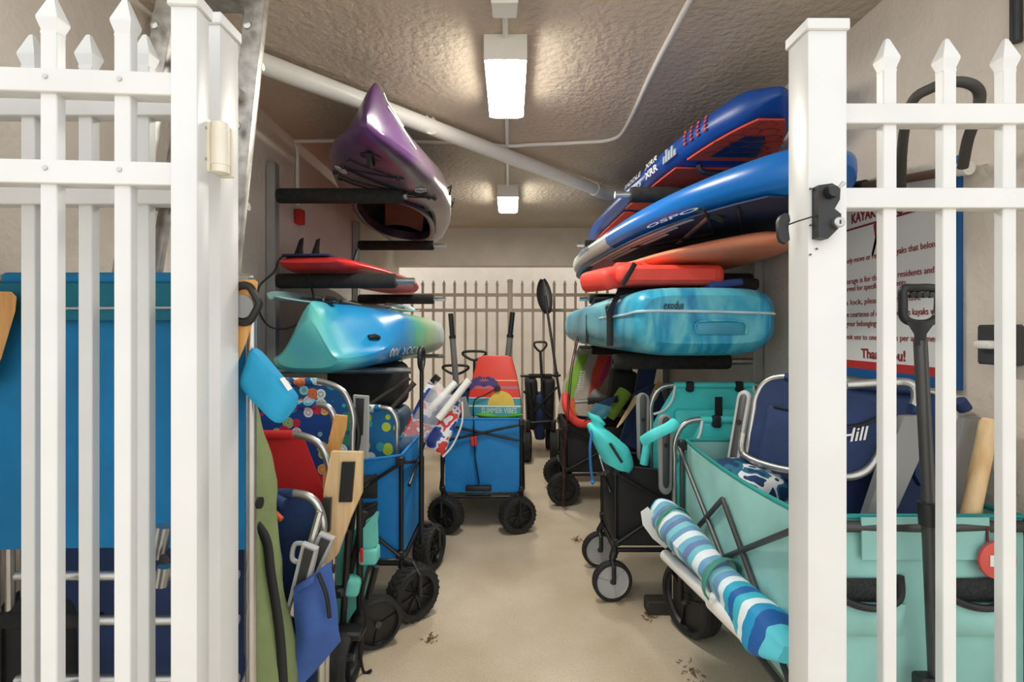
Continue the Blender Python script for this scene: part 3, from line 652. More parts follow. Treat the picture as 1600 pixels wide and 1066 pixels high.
# ------------------------------------------------------------------ paddles
def paddle(label, a, b, m_sh, m_bl, bl=.42, bw=.085, r=.014, both=False, yaw=0, grip=None, group=None, ends=(1,), flat=False):
    a, b = V(a), V(b); d = (b - a).normalized(); x = d.cross(V((.35, 0, 1))) if flat else d.cross(V((math.sin(yaw), -math.cos(yaw), 0)))
    x = x.normalized() if x.length > .1 else V((1, 0, 0)); M = frame(a, x, d)
    t = Thing('paddle', label, 'paddle', M=M); L = (b - a).length
    t.part('shaft', MB().tube([(0, bl * .5 if -1 in ends else 0, 0), (0, L - bl * .5, 0)], r, 12), m_sh)
    for e_ in ends:
        def fn(u, v, e_=e_):
            w = bw * (math.sin(PI * min(1, u * .92 + .05)) ** .55) * (1 if v < .5 else .8)
            y = (L - bl + bl * u) if e_ == 1 else (bl - bl * u); return V((w * (2 * v - 1), y, .02 * (2 * v - 1) ** 2 - .012))
        bl_ = t.part('blade', MB().grid(fn, 18, 8, .008), m_bl)
    if grip == 'T':
        t.part('grip', MB().tube(smooth([(-.05, 0, 0), (-.03, -.012, 0), (0, -.016, 0), (.03, -.012, 0), (.05, 0, 0)], 4), .015, 10), black)
    t.part('collar', MB().tube([(0, L * .42, 0), (0, L * .42 + .05, 0)], r * 1.5, 12), black)
    return t
paddle('black kayak paddle standing against the tan far fence', (.565, 4.95, .02), P(848, 436, 5.55), black, black, .40, .09, .014)
paddle('paddle with pale translucent blades across the lime kayak bow', (-1.12, 2.40, 1.405), (-.72, 3.95, 1.402), dark_grey, mat('pale_blue_blade', (150, 190, 190), .35), .46, .09, .013, ends=(1, -1), flat=True)
paddle('paddle with grey T grip between the bright blue paddle board and the salmon board', P(1108, 336, 2.02), P(1040, 398, 3.05), steel, black, .4, .085, .014, grip='T', flat=True)
t = paddle('blue bladed paddle with brown shaft propped behind the fence above the kayak sign', P(1512, 263, 1.42), (1.2, 2.30, 1.83), mat('brown_shaft', (120, 92, 74), .5), mat('blue_blade', (14, 104, 160), .4), .42, .085, .014)
t.part('end_cap', MB().tube([(0, -.005, 0), (0, .025, 0)], .019, 12), white_pl)

# life vest on the right kayak
def vest_fn(u, v):
    x = .40 + .58 * u; th = .105 * (1 - abs(2 * u - 1) ** 6) ** .5
    return x, th
t = Thing('life_vest', 'folded red orange life vest on top of the marbled turquoise kayak', 'life vest', (.70, 2.45, 1.452))
t.part('body', MB().box((.04, .02, .05), (.50, .26, .095), None, .035, 4), vest_red)
t.part('shoulder', MB().box((-.20, .06, .055), (.26, .22, .10), Euler((0, -.25, .5)).to_matrix(), .035, 4), vest_red)
t.part('collar', MB().box((-.02, .12, .105), (.34, .16, .045), None, .02, 3), vest_red)
t.part('strap', MB().tube(smooth([(-.13, -.115, .10), (-.16, -.12, .05), (-.19, -.125, .0)], 4), .012, 8, sq=.25), cord_m)
t.part('stitch_panel', MB().box((.04, -.112, .05), (.40, .006, .055), None, .002, 1), vest_red)
single('short_paddle', MB().grid(lambda u, v: P(925 + 45 * u, 420 + 22 * v - 14 * math.sin(PI * u) * (1 - v), 2.62 - .1 * u), 12, 6, .01), mat('dark_red_blade', (70, 34, 36), .3), 'dark glossy paddle blade behind the red life vest', 'paddle', P(940, 430, 2.6))
single('seat_pad', MB().box((1.06, 2.62, 1.47), (.30, .3, .06), None, .02, 3), black_cloth, 'black padded kayak seat beside the red life vest', 'seat pad', (1.06, 2.62, 1.44))
single('towel', MB().box((.99, 2.40, 1.462), (.17, .1, .035), Euler((0, -.12, .15)).to_matrix(), .012, 3), denim, 'small blue cloth tucked beside the red life vest', 'cloth', (.99, 2.40, 1.445))
for dx, m_, w_ in ((0, cord_red, 'dark red'), (.012, cord_m, 'black')):
    single('cord', MB().tube(smooth([V((.485 + dx, 3.6, 1.25)), V((.42 + dx, 3.52, 1.0)), V((.39 + dx, 3.5, .7)), V((.37 + dx, 3.5, .4)), V((.36 + dx, 3.5, .03))], 6), .0035, 6), m_, w_ + ' cord hanging from the kayak down beside the black wagon', 'cord', (.44, 3.48, .0))

# ------------------------------------------------------------------ wheels and wagons
def wheel(t, c, r, w, yaw=0, style='fat', hubm=black, tirem=rubber):
    M = Matrix.Translation(V(c)) @ Matrix.Rotation(yaw, 4, 'Z') @ Matrix.Rotation(PI / 2, 4, 'X')
    ri = r * (.70 if style == 'fat' else .82)
    prof = [(ri, -w / 2), (r * .93, -w / 2), (r * .985, -w * .38), (r * .985, w * .38), (r * .93, w / 2), (ri, w / 2)]
    o = t.part('wheel', MB().lathe(prof, 32, M, True), tirem)
    if style == 'fat':
        tr = MB()
        for k in range(26):
            a = 2 * PI * k / 26
            for s_ in (-1, 1):
                R = Matrix.Rotation(a, 4, 'Z') @ Matrix.Translation((r * .985, 0, s_ * w * .2)) @ Matrix.Rotation(s_ * .6, 4, 'X')
                b_ = MB().box((0, 0, 0), (r * .05, r * .10, w * .46)); tr.add(b_.v, b_.f, M @ R)
        q = t.part('tread', tr, tirem, o); q['kind'] = 'stuff'
    else:
        for z in (-.28, 0, .28): t.part('tread_rib', MB().lathe([(r * .98, w * (z - .08)), (r, w * (z - .06)), (r, w * (z + .06)), (r * .98, w * (z + .08))], 32, M, True), tirem, o)
    dish = w * (.22 if style == 'fat' else .3)
    hb = MB().lathe([(.001, -dish), (ri * .25, -dish), (ri * .95, -dish * .8), (ri * 1.02, -w * .42), (ri * 1.02, w * .42), (ri * .95, dish * .8), (ri * .25, dish), (.001, dish)], 32, M)
    t.part('hub', hb, hubm, o)
    sp = 8 if style == 'fat' else (10 if style == 'cast' else 3)
    for k in range(sp):
        for s_ in (-1, 1):
            b_ = MB().box((ri * .56, 0, s_ * (dish * 1.1)), (ri * .8, r * (.07 if style == 'fat' else .035), w * .16), None, .001, 1)
            t.part('spoke', MB().add(b_.v, b_.f, M @ Matrix.Rotation(2 * PI * k / sp + .3, 4, 'Z')), hubm, o)
    t.part('axle_cap', MB().lathe([(r * .13, -w * .5), (r * .15, -w * .3), (r * .15, w * .3), (r * .13, w * .5)], 16, M), black if style == 'fat' else dark_grey, o)
    return o
def wagon(label, loc, rz, L, Wd, zr, zb, cloth, r, w, style='fat', wx=.03, wy=0, yaws=(0, 0, 0, 0), trim=None, group=None, hubm=black, bulge=.012, braces=True, handle=None, post_m=black_metal, sag=.03, seed=0, only=None, ends=True):
    t = Thing('folding_wagon', label, 'wagon', loc, rz, group)
    x, y = L / 2, Wd / 2
    t.part('long_side_panel', MB().panel((-x, -y, zb), (x, -y, zb), (x, -y, zr), (-x, -y, zr), .005, bulge, .006, seed, 18, 12, sag), cloth)
    t.part('long_side_panel', MB().panel((x, y, zb), (-x, y, zb), (-x, y, zr), (x, y, zr), .005, bulge, .006, seed + 3, 18, 12, sag), cloth)
    t.part('end_panel', MB().panel((x, -y, zb), (x, y, zb), (x, y, zr), (x, -y, zr), .005, bulge, .006, seed + 5, 12, 12), cloth)
    t.part('end_panel', MB().panel((-x, y, zb), (-x, -y, zb), (-x, -y, zr), (-x, y, zr), .005, bulge, .006, seed + 7, 12, 12), cloth)
    t.part('bottom_panel', MB().box((0, 0, zb), (L, Wd, .012), None, .003, 1), cloth)
    tm = trim or cloth
    def edge(n, a, b): return [V(a).lerp(V(b), k / n) - V((0, 0, sag * 4 * (k / n) * (1 - k / n))) for k in range(n + 1)]
    for s_ in (-1, 1): t.part('rim_binding', MB().tube(edge(12, (-x, s_ * y, zr), (x, s_ * y, zr)), .007, 8), tm)
    for s_ in (-1, 1): t.part('rim_binding', MB().tube([(s_ * x, -y, zr), (s_ * x, y, zr)], .007, 8), tm)
    g = .016
    for sx in (-1, 1):
        for sy in (-1, 1):
            p = t.part('corner_post', MB().tube([(sx * (x + .004), sy * (y + g), zb - .05), (sx * (x + .004), sy * (y + g), zr - .01)], .0105, 10), post_m)
            t.part('corner_bracket', MB().box((sx * x, sy * (y + g), zr - .02), (.035, .034, .04), None, .005, 1), black, p)
            t.part('corner_bracket', MB().box((sx * x, sy * (y + g), zb + .02), (.035, .034, .035), None, .005, 1), black, p)
    if braces:
        for sy in (-1, 1):
            yy = sy * (y + .03); mid = (zr + zb) / 2
            for (a, b_) in (((-x, zr - .03), (0, mid - .06)), ((0, mid - .06), (x, zr - .03)), ((-x, zb + .02), (0, zr - .1)), ((0, zr - .1), (x, zb + .02))):
                t.part('brace', MB().tube([(a[0], yy, a[1]), (b_[0], yy, b_[1])], .0085, 8), post_m)
        for sx in ((-1, 1) if ends else ()):
            xx = sx * (x + .022)
            t.part('brace', MB().tube([(xx, -y, zr - .03), (xx, y, zr - .13)], .008, 8), post_m)
            t.part('brace', MB().tube([(xx + sx * .012, -y, zr - .13), (xx + sx * .012, y, zr - .03)], .008, 8), post_m)
    for sy in (-1, 1): t.part('base_rail', MB().tube([(-x, sy * (y + .01), zb - .02), (x, sy * (y + .01), zb - .02)], .011, 10), post_m)
    for sx in (-1, 1): t.part('axle', MB().tube([(sx * x, -y - wy, zb - .03), (sx * x, y + wy, zb - .03)], .011, 10), post_m)
    k = 0
    for sx in (1, -1):
        for sy in (-1, 1):
            if only is None or k in only:
                c = V((sx * (x + wx), sy * (y + wy), r)); yw = yaws[k]
                wheel(t, c, r, w, yw, style, hubm)
                d = V((-math.sin(yw), math.cos(yw), 0)); o2 = w / 2 + .012
                t.part('fork', MB().tube([c + d * o2, c + d * o2 + V((0, 0, r * .8)), V((c.x, c.y, 2 * r + .012)), c - d * o2 + V((0, 0, r * .8)), c - d * o2], .010, 8), black)
                t.part('fork_head', MB().tube([(c.x, c.y, 2 * r + .005), (sx * x, sy * y, zb - .01)], .017, 10), black)
            k += 1
    if handle:
        (hx, hy), tip, gm = handle                    # foot on the base, top point
        a = V((hx, hy, zb - .02)); b_ = V(tip)
        t.part('handle_pole', MB().tube([a, a.lerp(b_, .5)], .013, 10), post_m); t.part('handle_pole', MB().tube([a.lerp(b_, .5), b_], .0095, 10), post_m)
        d = (b_ - a).normalized(); sd = V((0, 1, 0)) if abs(d.y) < .7 else V((1, 0, 0))
        t.part('handle_grip', MB().tube(smooth([b_, b_ + d * .035 + sd * .05, b_ + d * .085 + sd * .045, b_ + d * .10, b_ + d * .085 - sd * .045, b_ + d * .035 - sd * .05], 5, True), .011, 10, True), black)
    return t
def pocket(t, a, b, c, d, m, top=None):
    p = t.part('mesh_pocket', MB().panel(a, b, c, d, .006, .018, .004, 3, 8, 8), m)
    if top: t.part('pocket_band', MB().tube(smooth([V(d), (V(c) + V(d)) / 2 + V(top), V(c)], 5), .008, 8), black, p)
    return p
# W1 blue wagon with its short end to the aisle
w1 = wagon('bright blue folding wagon on fat wheels below the lime kayak, handle upright', (-.875, 2.445, 0), 0, .80, .42, .70, .255, blue_cloth, .115, .085, yaws=(.75, 1.25, 0, 0), wx=.055, wy=.02, handle=((.455, -.02), (.452, .0, 1.06), None), seed=1)
pocket(w1, (.14, -.226, .34), (.30, -.226, .34), (.30, -.226, .50), (.14, -.226, .50), mesh_cloth, (0, -.02, -.03))
pocket(w1, (.14, -.226, .52), (.30, -.226, .52), (.30, -.226, .62), (.14, -.226, .62), mesh_cloth, (0, -.03, -.06))
w1.part('bottle_label', MB().box((.19, -.25, .43), (.05, .006, .12), None, .002, 1), white_pl)
# W2 blue wagon, short end to the camera
w2 = wagon('bright blue folding wagon on fat wheels holding the bodyboard', (-.175, 3.60, 0), -PI / 2, .80, .46, .69, .235, blue_cloth, .112, .085, yaws=(1.15, 1.9, 0, 0), wx=.045, wy=-.01, seed=5)
w2.part('buckle_strap', MB().tube([(.432, .0 - .05, .69), (.436, -.04, .45), (.436, -.015, .30)], .018, 8, sq=.2), black)
w2.part('buckle', MB().box((.44, -.048, .56), (.016, .04, .06), None, .004, 1), red_pl)
w2.part('folded_handle', MB().box((.44, -.02, .27), (.035, .16, .035), None, .008, 2), black)
# W4 black wagon right side
w4 = wagon('black folding wagon on black wheels holding the red foam noodle', (.80, 3.86, 0), PI, .80, .44, .575, .24, black_cloth, .115, .06, yaws=(.2, .1, 0, 0), wx=.02, seed=9)
# W5 black cart with grey casters
w5 = wagon('black folding cart on grey disc casters holding the turquoise bag', (.86, 2.53, 0), PI, .74, .30, .62, .25, black_cloth, .092, .036, style='disc', hubm=lgrey_pl, yaws=(.15, .1, 0, 0), wx=.02, wy=.02, seed=12)
# W6 seafoam wagon, cup pockets to the camera
w6 = wagon('seafoam folding wagon with cup pockets standing behind the latched fence panel', (.985, 1.675, 0), -PI / 2, .86, .52, .795, .33, seafoam, .145, .085, trim=teal_trim, yaws=(0, 0, .35, .2), wx=.0, wy=-.02, style='rib', handle=None, post_m=dark_grey, seed=15, sag=.02, bulge=.02, ends=False)
for y0_ in (.04, -.22):
    p = pocket(w6, (.452, y0_, .52), (.452, y0_ + .17, .52), (.462, y0_ + .17, .60), (.462, y0_, .60), seafoam)
    w6.part('mesh_insert', MB().panel((.450, y0_, .60), (.450, y0_ + .17, .60), (.450, y0_ + .17, .655), (.450, y0_, .655), .004, .01, 0, 2, 6, 6), mesh_cloth)
    w6.part('pocket_band', MB().tube(smooth([(.447, y0_ + .17, .66), (.470, y0_ + .15, .615), (.482, y0_ + .085, .60), (.470, y0_ + .02, .615), (.447, y0_, .66)], 6), .009, 8), black)
w6.part('fabric_flap', MB().panel((.452, .16, .70), (.452, -.145, .70), (.450, -.145, .80), (.450, .16, .80), .004, .006, .003, 6, 10, 6), seafoam)
w6.part('end_tube', MB().tube([(.44, -.27, .775), (.44, .27, .775)], .014, 10), dark_grey)
tg = w6.part('round_tag', MB().lathe([(.044, 0), (.044, .006), (.04, .008)], 28, Matrix.Translation((.462, .166, .705)) @ Matrix.Rotation(PI / 2, 4, 'Y')), mat('coral_rubber', (242, 96, 84), .5))
w6.part('tag_label', MB().box((.472, .168, .706), (.002, .05, .026), None), white_pl, tg)
w6.part('tag_cord', MB().tube([(.458, .15, .745), (.452, .155, .78)], .003, 6), cord_red, tg)
# pull handle of the seafoam wagon
a, b_ = P(1438, 532, 1.178), P(1463, 1075, 1.178)
w6.part('pull_handle_tube', MB().tube([a, P(1452, 800, 1.178)], .0135, 12), dark_grey, world=True)
w6.part('pull_handle_tube', MB().tube([P(1452, 795, 1.178), P(1466, 1120, 1.178), P(1470, 1240, 1.17)], .0165, 12), dark_grey, world=True)
w6.part('pull_handle_collar', MB().tube([P(1451, 785, 1.178), P(1453, 820, 1.178)], .022, 14), black, world=True)
gp = [(1411, 470), (1412, 452), (1430, 450), (1455, 450), (1466, 455), (1467, 475), (1464, 495), (1452, 504), (1438, 506), (1424, 504), (1412, 495)]
w6.part('d_grip', MB().tube(smooth([P(x, y, 1.178) for x, y in gp], 4, True), .0095, 10, True), black, world=True)
w6.part('d_grip_neck', MB().loft([[P(x, y, 1.178 + d_) for x, y in ((1416, 503), (1462, 503), (1448, 522), (1446, 540), (1430, 540), (1428, 522))] for d_ in (-.01, .01)]), black, world=True)
for k in range(4): w6.part('grip_ridge', MB().tube([P(1424 + 10 * k, 461, 1.178) + V((0, -.006, 0)), P(1424 + 10 * k, 461, 1.178) + V((0, .006, 0))], .007, 8), black, world=True)
w6.part('black_bracket', MB().box(P(1447, 1075, 1.18), (.045, .04, .06), None, .006, 1), black, world=True)
# folded wagons at the back
def folded_wagon(label, x, y, r=.145, w=.085, gap=.264, tipx=.0, H_=.80):
    t = Thing('folded_wagon', label, 'wagon', (x, y, 0))
    for s_ in (-1, 1):
        wheel(t, (s_ * gap / 2, 0, r), r, w, PI / 2 * .94, 'rib'); wheel(t, (s_ * gap / 2, .5, r), r, w, PI / 2 * .9, 'rib')
        t.part('side_frame', MB().tube([(s_ * gap * .42, .05, .25), (s_ * gap * .5, .1, H_ - .05), (s_ * gap * .5, .42, H_ - .05), (s_ * gap * .42, .46, .25)], .012, 8), black_metal)
        t.part('bumper', MB().box((s_ * gap * .45, .0, .34), (.05, .09, .10), None, .012, 2), black)
        t.part('bundle', MB().box((s_ * .075, .24, .53), (.12, .34, .50), Euler((.04, s_ * .05, 0)).to_matrix(), .04, 3), black_cloth)
    t.part('bottom_sheet', MB().box((0, .22, .40), (.10, .30, .44), None, .03, 3), navy)
    for k, (a, b_) in enumerate((((-.16, .03, .66), (.10, .02, .42)), ((.16, .03, .70), (-.08, .02, .45)), ((-.15, .02, .36), (.15, .02, .38)), ((-.10, .03, .74), (-.06, .02, .40)))):
        t.part('frame_bar', MB().tube([a, b_], .011, 8), black_metal)
    t.part('push_bar', MB().tube([(-.19, .1, H_), (.20, .1, H_ + .005)], .012, 10), black_metal)
    t.part('push_bar_foam', MB().tube([(-.11, .1, H_), (.11, .1, H_)], .021, 12), foam)
    a, b_ = V((.02, .0, .60)), V((tipx, .05, 1.04))
    t.part('handle_pole', MB().tube([a, b_], .013, 10), black_metal)
    t.part('handle_grip', MB().tube(smooth([b_, b_ + V((.055, 0, .05)), b_ + V((.05, 0, .085)), b_ + V((0, 0, .09)), b_ + V((-.05, 0, .085)), b_ + V((-.055, 0, .05))], 5, True), .011, 10, True), black)
    return t
folded_wagon('black folded wagon with raised loop handle in front of the far fence', .29, 4.86, tipx=.0)
fw = Thing('folded_wagon', 'black folded wagon mostly hidden behind the bodyboard wagon', 'wagon', (-.27, 4.75, 0))
fw.part('bundle', MB().box((0, .1, .45), (.42, .24, .62), None, .05, 3), black_cloth)
for s_ in (-1, 1):
    wheel(fw, (s_ * .2, 0, .12), .12, .07, 1.5, 'rib')
    fw.part('side_frame', MB().tube([(s_ * .22, -.02, .2), (s_ * .22, -.02, .8)], .012, 8), black_metal)
for (px, py, w_) in ((741, 558, 34), (712, 580, 38)):
    b_ = P(px, py, 4.75); sc = w_ / 800 * 4.75 / 2
    fw.part('handle_pole', MB().tube([b_ - V((0, 0, .03)), V((b_.x, 4.75, .5))], .012, 8), black_metal, world=True)
    fw.part('handle_grip', MB().tube(smooth([b_ + V((0, 0, -.03)), b_ + V((sc, 0, .02)), b_ + V((sc * .8, 0, .05)), b_ + V((-sc * .8, 0, .05)), b_ + V((-sc, 0, .02))], 4, True), .012, 8, True), black, world=True)

# ------------------------------------------------------------------ folding beach chairs
def chair(label, M, w, h, sling, arm=None, armm=grey_pl, cut=False, tube=alu, pillow=None, straps=False, pouch=None, z0=.12, seat=None, name='folded_beach_chair', seatm=None, arm_top=None, arm_len=.46, rc=.11, armw=.05, band=None, group=None, skip_arm=()):
    """flat-folded low beach chair, local x across, z up, front towards -y"""
    t = Thing(name, label, 'chair', M=M, group=group); x = w / 2
    t.part('back_frame', MB().tube([V((-x, 0, 0))] + smooth([V((-x, 0, h - rc * 1.6)), V((-x, 0, h - rc)), V((-x + rc * .3, 0, h - rc * .3)), V((-x + rc, 0, h)), V((0, 0, h)), V((x - rc, 0, h)), V((x - rc * .3, 0, h - rc * .3)), V((x, 0, h - rc)), V((x, 0, h - rc * 1.6))], 5) + [V((x, 0, 0))], .0125, 10), tube)
    def fn(u, v):
        z = z0 + (h - z0) * v; hw = x - .004
        lim = rc * 2.0
        if cut and z > h - lim: hw = x - .004 - cut * min(1, ((z - h + lim) / lim)) ** 1.1
        elif z > h - rc: k = (z - h + rc) / rc; hw = x - rc + rc * math.sqrt(max(0, 1 - k * k)) - .002
        wr = .008 * noise.noise(V((u * 4, v * 5, h * 7 + x))) * (1 - abs(2 * v - 1))
        return V((hw * (2 * u - 1), -.006 + .012 * (1 - (2 * u - 1) ** 2) + wr, z))
    t.part('back_sling', MB().grid(fn, 14, 24, .004), sling)
    t.part('sling_hem', MB().tube([(-x + rc * 1.1, 0, h), (x - rc * 1.1, 0, h)], .0155, 12), sling)
    if band: t.part('head_band', MB().box((0, -.012, h - .055), (w * .96, .012, .09), None, .005, 2), band)
    sh = h * .62
    t.part('seat_frame', MB().tube([V((-x + .03, .05, h * .55))] + smooth([V((-x + .03, .05, .16)), V((-x + .03, .05, .1)), V((-x + .09, .05, .03)), V((0, .05, .03)), V((x - .09, .05, .03)), V((x - .03, .05, .1)), V((x - .03, .05, .16))], 4) + [V((x - .03, .05, h * .55))], .0115, 10), tube)
    t.part('seat_sling', MB().panel((-x + .04, .05, .06), (x - .04, .05, .06), (x - .04, .05, h * .5), (-x + .04, .05, h * .5), .004, .01, .006, 4), seatm or sling)
    for s_ in (-1, 1):
        t.part('leg_tube', MB().tube([(s_ * (x - .012), .025, h * .62), (s_ * (x - .012), .03, .02)], .010, 8), tube)
        t.part('pivot', MB().lathe([(.014, -.012), (.014, .012)], 12, Matrix.Translation((s_ * (x + .008), .01, h * .5)) @ Matrix.Rotation(PI / 2, 4, 'Y')), black)
    if arm:
        at = arm_top if arm_top is not None else h * .9
        for s_ in (-1, 1):
            if s_ in skip_arm: continue
            xc = s_ * (x + .012 + armw / 2)
            pts = []
            for k in range(9): a = PI * k / 8; pts.append((armw / 2 * math.cos(a), arm_len / 2 - armw / 2 + armw / 2 * math.sin(a)))
            for k in range(9): a = PI + PI * k / 8; pts.append((armw * .42 * math.cos(a), -arm_len / 2 + armw / 2 + armw / 2 * math.sin(a)))
            Ma = Matrix.Translation((xc, -.01, at - arm_len / 2)) @ Matrix.Rotation(PI / 2, 4, 'X')
            o = t.part('armrest', MB().prism(pts, Ma, .024, .005), armm)
            if arm == 'plastic':
                t.part('armrest_recess', MB().prism([(a * .55, b_ * .9 + .01) for a, b_ in pts], Ma @ Matrix.Translation((0, 0, .0115)), .004, .001), dark_grey, o)
                t.part('armrest_pivot', MB().lathe([(.010, 0), (.010, .006)], 12, Matrix.Translation((xc, -.022, at - .13)) @ Matrix.Rotation(PI / 2, 4, 'X')), black, o)
    if pillow: t.part('pillow', MB().box((0, -.03, h - .1), (w * .62, .05, .13), None, .022, 4), pillow)
    if pouch:
        t.part('back_pouch', MB().box((0, -.035, h * .66), (w * .66, .05, h * .36), None, .018, 3), pouch)
    if straps:
        for xs_ in (-.12, .12): t.part('strap', MB().box((xs_, -.014, h - .005), (.034, .032, .05), None, .006, 1), cord_m)
        t.part('strap', MB().box((0, -.064, h * .70), (.036, .006, h * .46), None, .002, 1), cord_m)
    return t
def pose(x, y, z, yaw=0, lean=0, roll=0):
    """lean: top tips away from the camera; roll: top tips to +x"""
    return Matrix.Translation((x, y, z)) @ Matrix.Rotation(math.radians(yaw), 4, 'Z') @ Matrix.Rotation(math.radians(-lean), 4, 'X') @ Matrix.Rotation(math.radians(roll), 4, 'Y')
# blue chair behind the fixed fence
Yc = 1.215
bc = chair('blue sling beach chair with wooden arms folded behind the fixed fence panel', pose(-.92, Yc, .30, 0, 0), .61, 1.07, teal_blue, z0=.43, band=teal_band, rc=.03, seatm=navy)
for z in (.68, .577, .44): bc.part('cross_tube', MB().tube([(-1.14, Yc - .03, z), (-.63, Yc - .03, z)], .0115, 10), alu, world=True)
bc.part('sling_piping', MB().tube([(-1.12, Yc - .022, P(0, 483, Yc).z), (-.64, Yc - .022, P(0, 481, Yc).z)], .003, 6), lgrey_pl, world=True)
bc.part('foam_sleeve', MB().tube([(-1.19, Yc - .03, .577), (-.95, Yc - .03, .577)], .017, 12), foam, world=True)
ar = [(377, 437), (398, 437), (403, 441), (400, 470), (396, 500), (385, 535), (372, 565), (350, 620), (325, 620), (340, 560), (355, 500), (360, 450)]
ar_o = bc.part('armrest', MB().loft([[P(x, y, Yc - .06 + d_) for x, y in ar] for d_ in (0, .02)]), wood, world=True)
bc.part('cup_ring', MB().tube(smooth([P(380, 475, Yc - .062) + V((.032 * math.cos(a) * (1 + .12 * math.cos(5 * a)), 0, .042 * math.sin(a))) for a in [2 * PI * k / 16 for k in range(16)]], 2, True), .009, 8, True), black, ar_o, world=True)
bc.part('cup_hole', MB().lathe([(.026, 0), (.026, .004)], 20, Matrix.Translation(P(379, 479, Yc - .064)) @ Matrix.Rotation(PI / 2, 4, 'X')), grey_pl, ar_o, world=True)
al = [(-14, 455), (18, 456), (26, 464), (24, 486), (2, 560), (-18, 600), (-40, 600)]
bc.part('armrest', MB().loft([[P(x, y, Yc - .05 + d_) for x, y in al] for d_ in (0, .02)]), wood, world=True)
pc = [(372, 603), (437, 668), (471, 624), (396, 533)]
A_, B_, C_, D_ = [P(x, y, 1.17) for x, y in pc]
def pouch_fn(sgn):
    def fn(u, v):
        e_ = (1 - abs(2 * u - 1) ** 5) * (1 - abs(2 * v - 1) ** 5); k_ = 1 - .16 * abs((2 * u - 1) * (2 * v - 1)) ** 4; u, v = .5 + (u - .5) * k_, .5 + (v - .5) * k_
        p_ = (A_ * (1 - u) + B_ * u) * (1 - v) + (D_ * (1 - u) + C_ * u) * v
        return p_ + V((0, -sgn * (.022 * max(0, e_) ** .5) + .004 * noise.noise(p_ * 22), 0))
    return fn
pm_ = MB().grid(pouch_fn(1), 16, 12, .003); pm_.grid(pouch_fn(-1), 16, 12, .003)
bc.part('head_pillow', pm_, sky_cloth, world=True)
bc.part('pillow_tag', MB().loft([[P(x, y, 1.145 + d_) for x, y in ((437, 592), (444, 589), (457, 607), (450, 611))] for d_ in (0, .003)]), white_pl, world=True)
cl = MB().tube([P(246, 870, 1.16), P(257, 822, 1.16)], .017, 12); bc.part('frame_clamp', cl, alu, world=True)
bc.part('frame_clamp', MB().tube([P(252, 915, 1.16), P(258, 885, 1.16)], .015, 12), alu, world=True)
bc.part('clamp_knob', MB().lathe([(.011, 0), (.012, .008)], 14, Matrix.Translation(P(260, 872, 1.145)) @ Matrix.Rotation(PI / 2, 4, 'X')), dark_grey, world=True)
# items low behind the fixed fence
single('mesh_bag', MB().box((-1.16, 1.30, .30), (.2, .14, .6), None, .05, 4), black_cloth, 'black mesh bag on the floor under the blue sling chair', 'bag', (-1.16, 1.30, 0))
# stepladder against the left wall
t = Thing('step_ladder', 'tall paint spattered aluminium ladder against the left wall', 'ladder', (-1.0, 1.38, 0))
def rail_x(z, s_): return (-1.265 + .155 * z if s_ < 0 else -.905 + .10 * z)
for s_ in (-1, 1):
    rl = t.part('side_rail', MB().bar((rail_x(0, s_), 1.38, 0), (rail_x(2.34, s_), 1.40, 2.34), .052, .028, .003, up=(0, 1, 0)), alu_old, world=True)
    for z in (2.06, 1.79, 1.53): t.part('rivet', MB().lathe([(.012, 0), (.010, .004), (.003, .006)], 14, Matrix.Translation((rail_x(z, s_), 1.345 + z * .0086, z)) @ Matrix.Rotation(PI / 2, 4, 'X')), steel, rl, world=True)
for k in range(8):
    z = .26 + .27 * k; t.part('step', MB().box(((rail_x(z, -1) + rail_x(z, 1)) / 2, 1.395, z), (rail_x(z, 1) - rail_x(z, -1), .085, .03), None, .004, 1), alu_old, world=True)
for s_ in (-1, 1): t.part('rear_rail', MB().bar((rail_x(0, s_) * .98 - .01, 1.47, 0), (rail_x(2.3, s_) - s_ * .05, 1.45, 2.3), .03, .022, .003, up=(0, 1, 0)), alu_old, world=True)
for k in range(5): z = .4 + .4 * k; t.part('rear_rung', MB().tube([(rail_x(z, -1), 1.46, z), (rail_x(z, 1), 1.46, z)], .012, 8), alu_old, world=True)
# green carry bag
t = Thing('carry_bag', 'olive green canvas carry bag with black zip beside the white hinge post', 'bag', (-.715, 1.40, 0))
def bag_fn(u, v):
    z = 1.10 * v; r = .092 + .012 * math.sin(v * 9) - .055 * max(0, v - .72) / .28 + .02 * (1 - v); a = 2 * PI * u
    r += .010 * noise.noise(V((math.cos(a) * 2, math.sin(a) * 2, z * 6))) + .006 * noise.noise(V((math.cos(a) * 5, math.sin(a) * 5, z * 14)))
    return V((r * 1.05 * math.cos(a) - .075 * v ** 1.2 + .02, r * math.sin(a), z))
rg = [[bag_fn(k / 32, i / 40) for k in range(32)] for i in range(41)]
t.part('body', MB().loft(rg), olive)
def bag_strip(u0, u1, off=.003): return [bag_fn(u0 + (u1 - u0) * k / 30, k / 30) + V((off * math.cos(2 * PI * (u0 + u1) / 2), off * math.sin(2 * PI * (u0 + u1) / 2), 0)) for k in range(31)]
zp_ = t.part('zip', MB().tube(bag_strip(.80, .76), .006, 8), black)
for du in (-.02, .02): t.part('zip_tape', MB().tube(bag_strip(.80 + du, .76 + du, .001), .0035, 6), mat('pale_olive_tape', (172, 184, 140), .8), zp_)
t.part('strap', MB().tube(smooth([(.03, -.06, .76), (.07, -.05, .70), (.085, -.05, .60), (.105, -.045, .45), (.115, -.045, .3), (.125, -.05, .1), (.125, -.05, .02)], 6), .012, 8, sq=.4), cord_m)
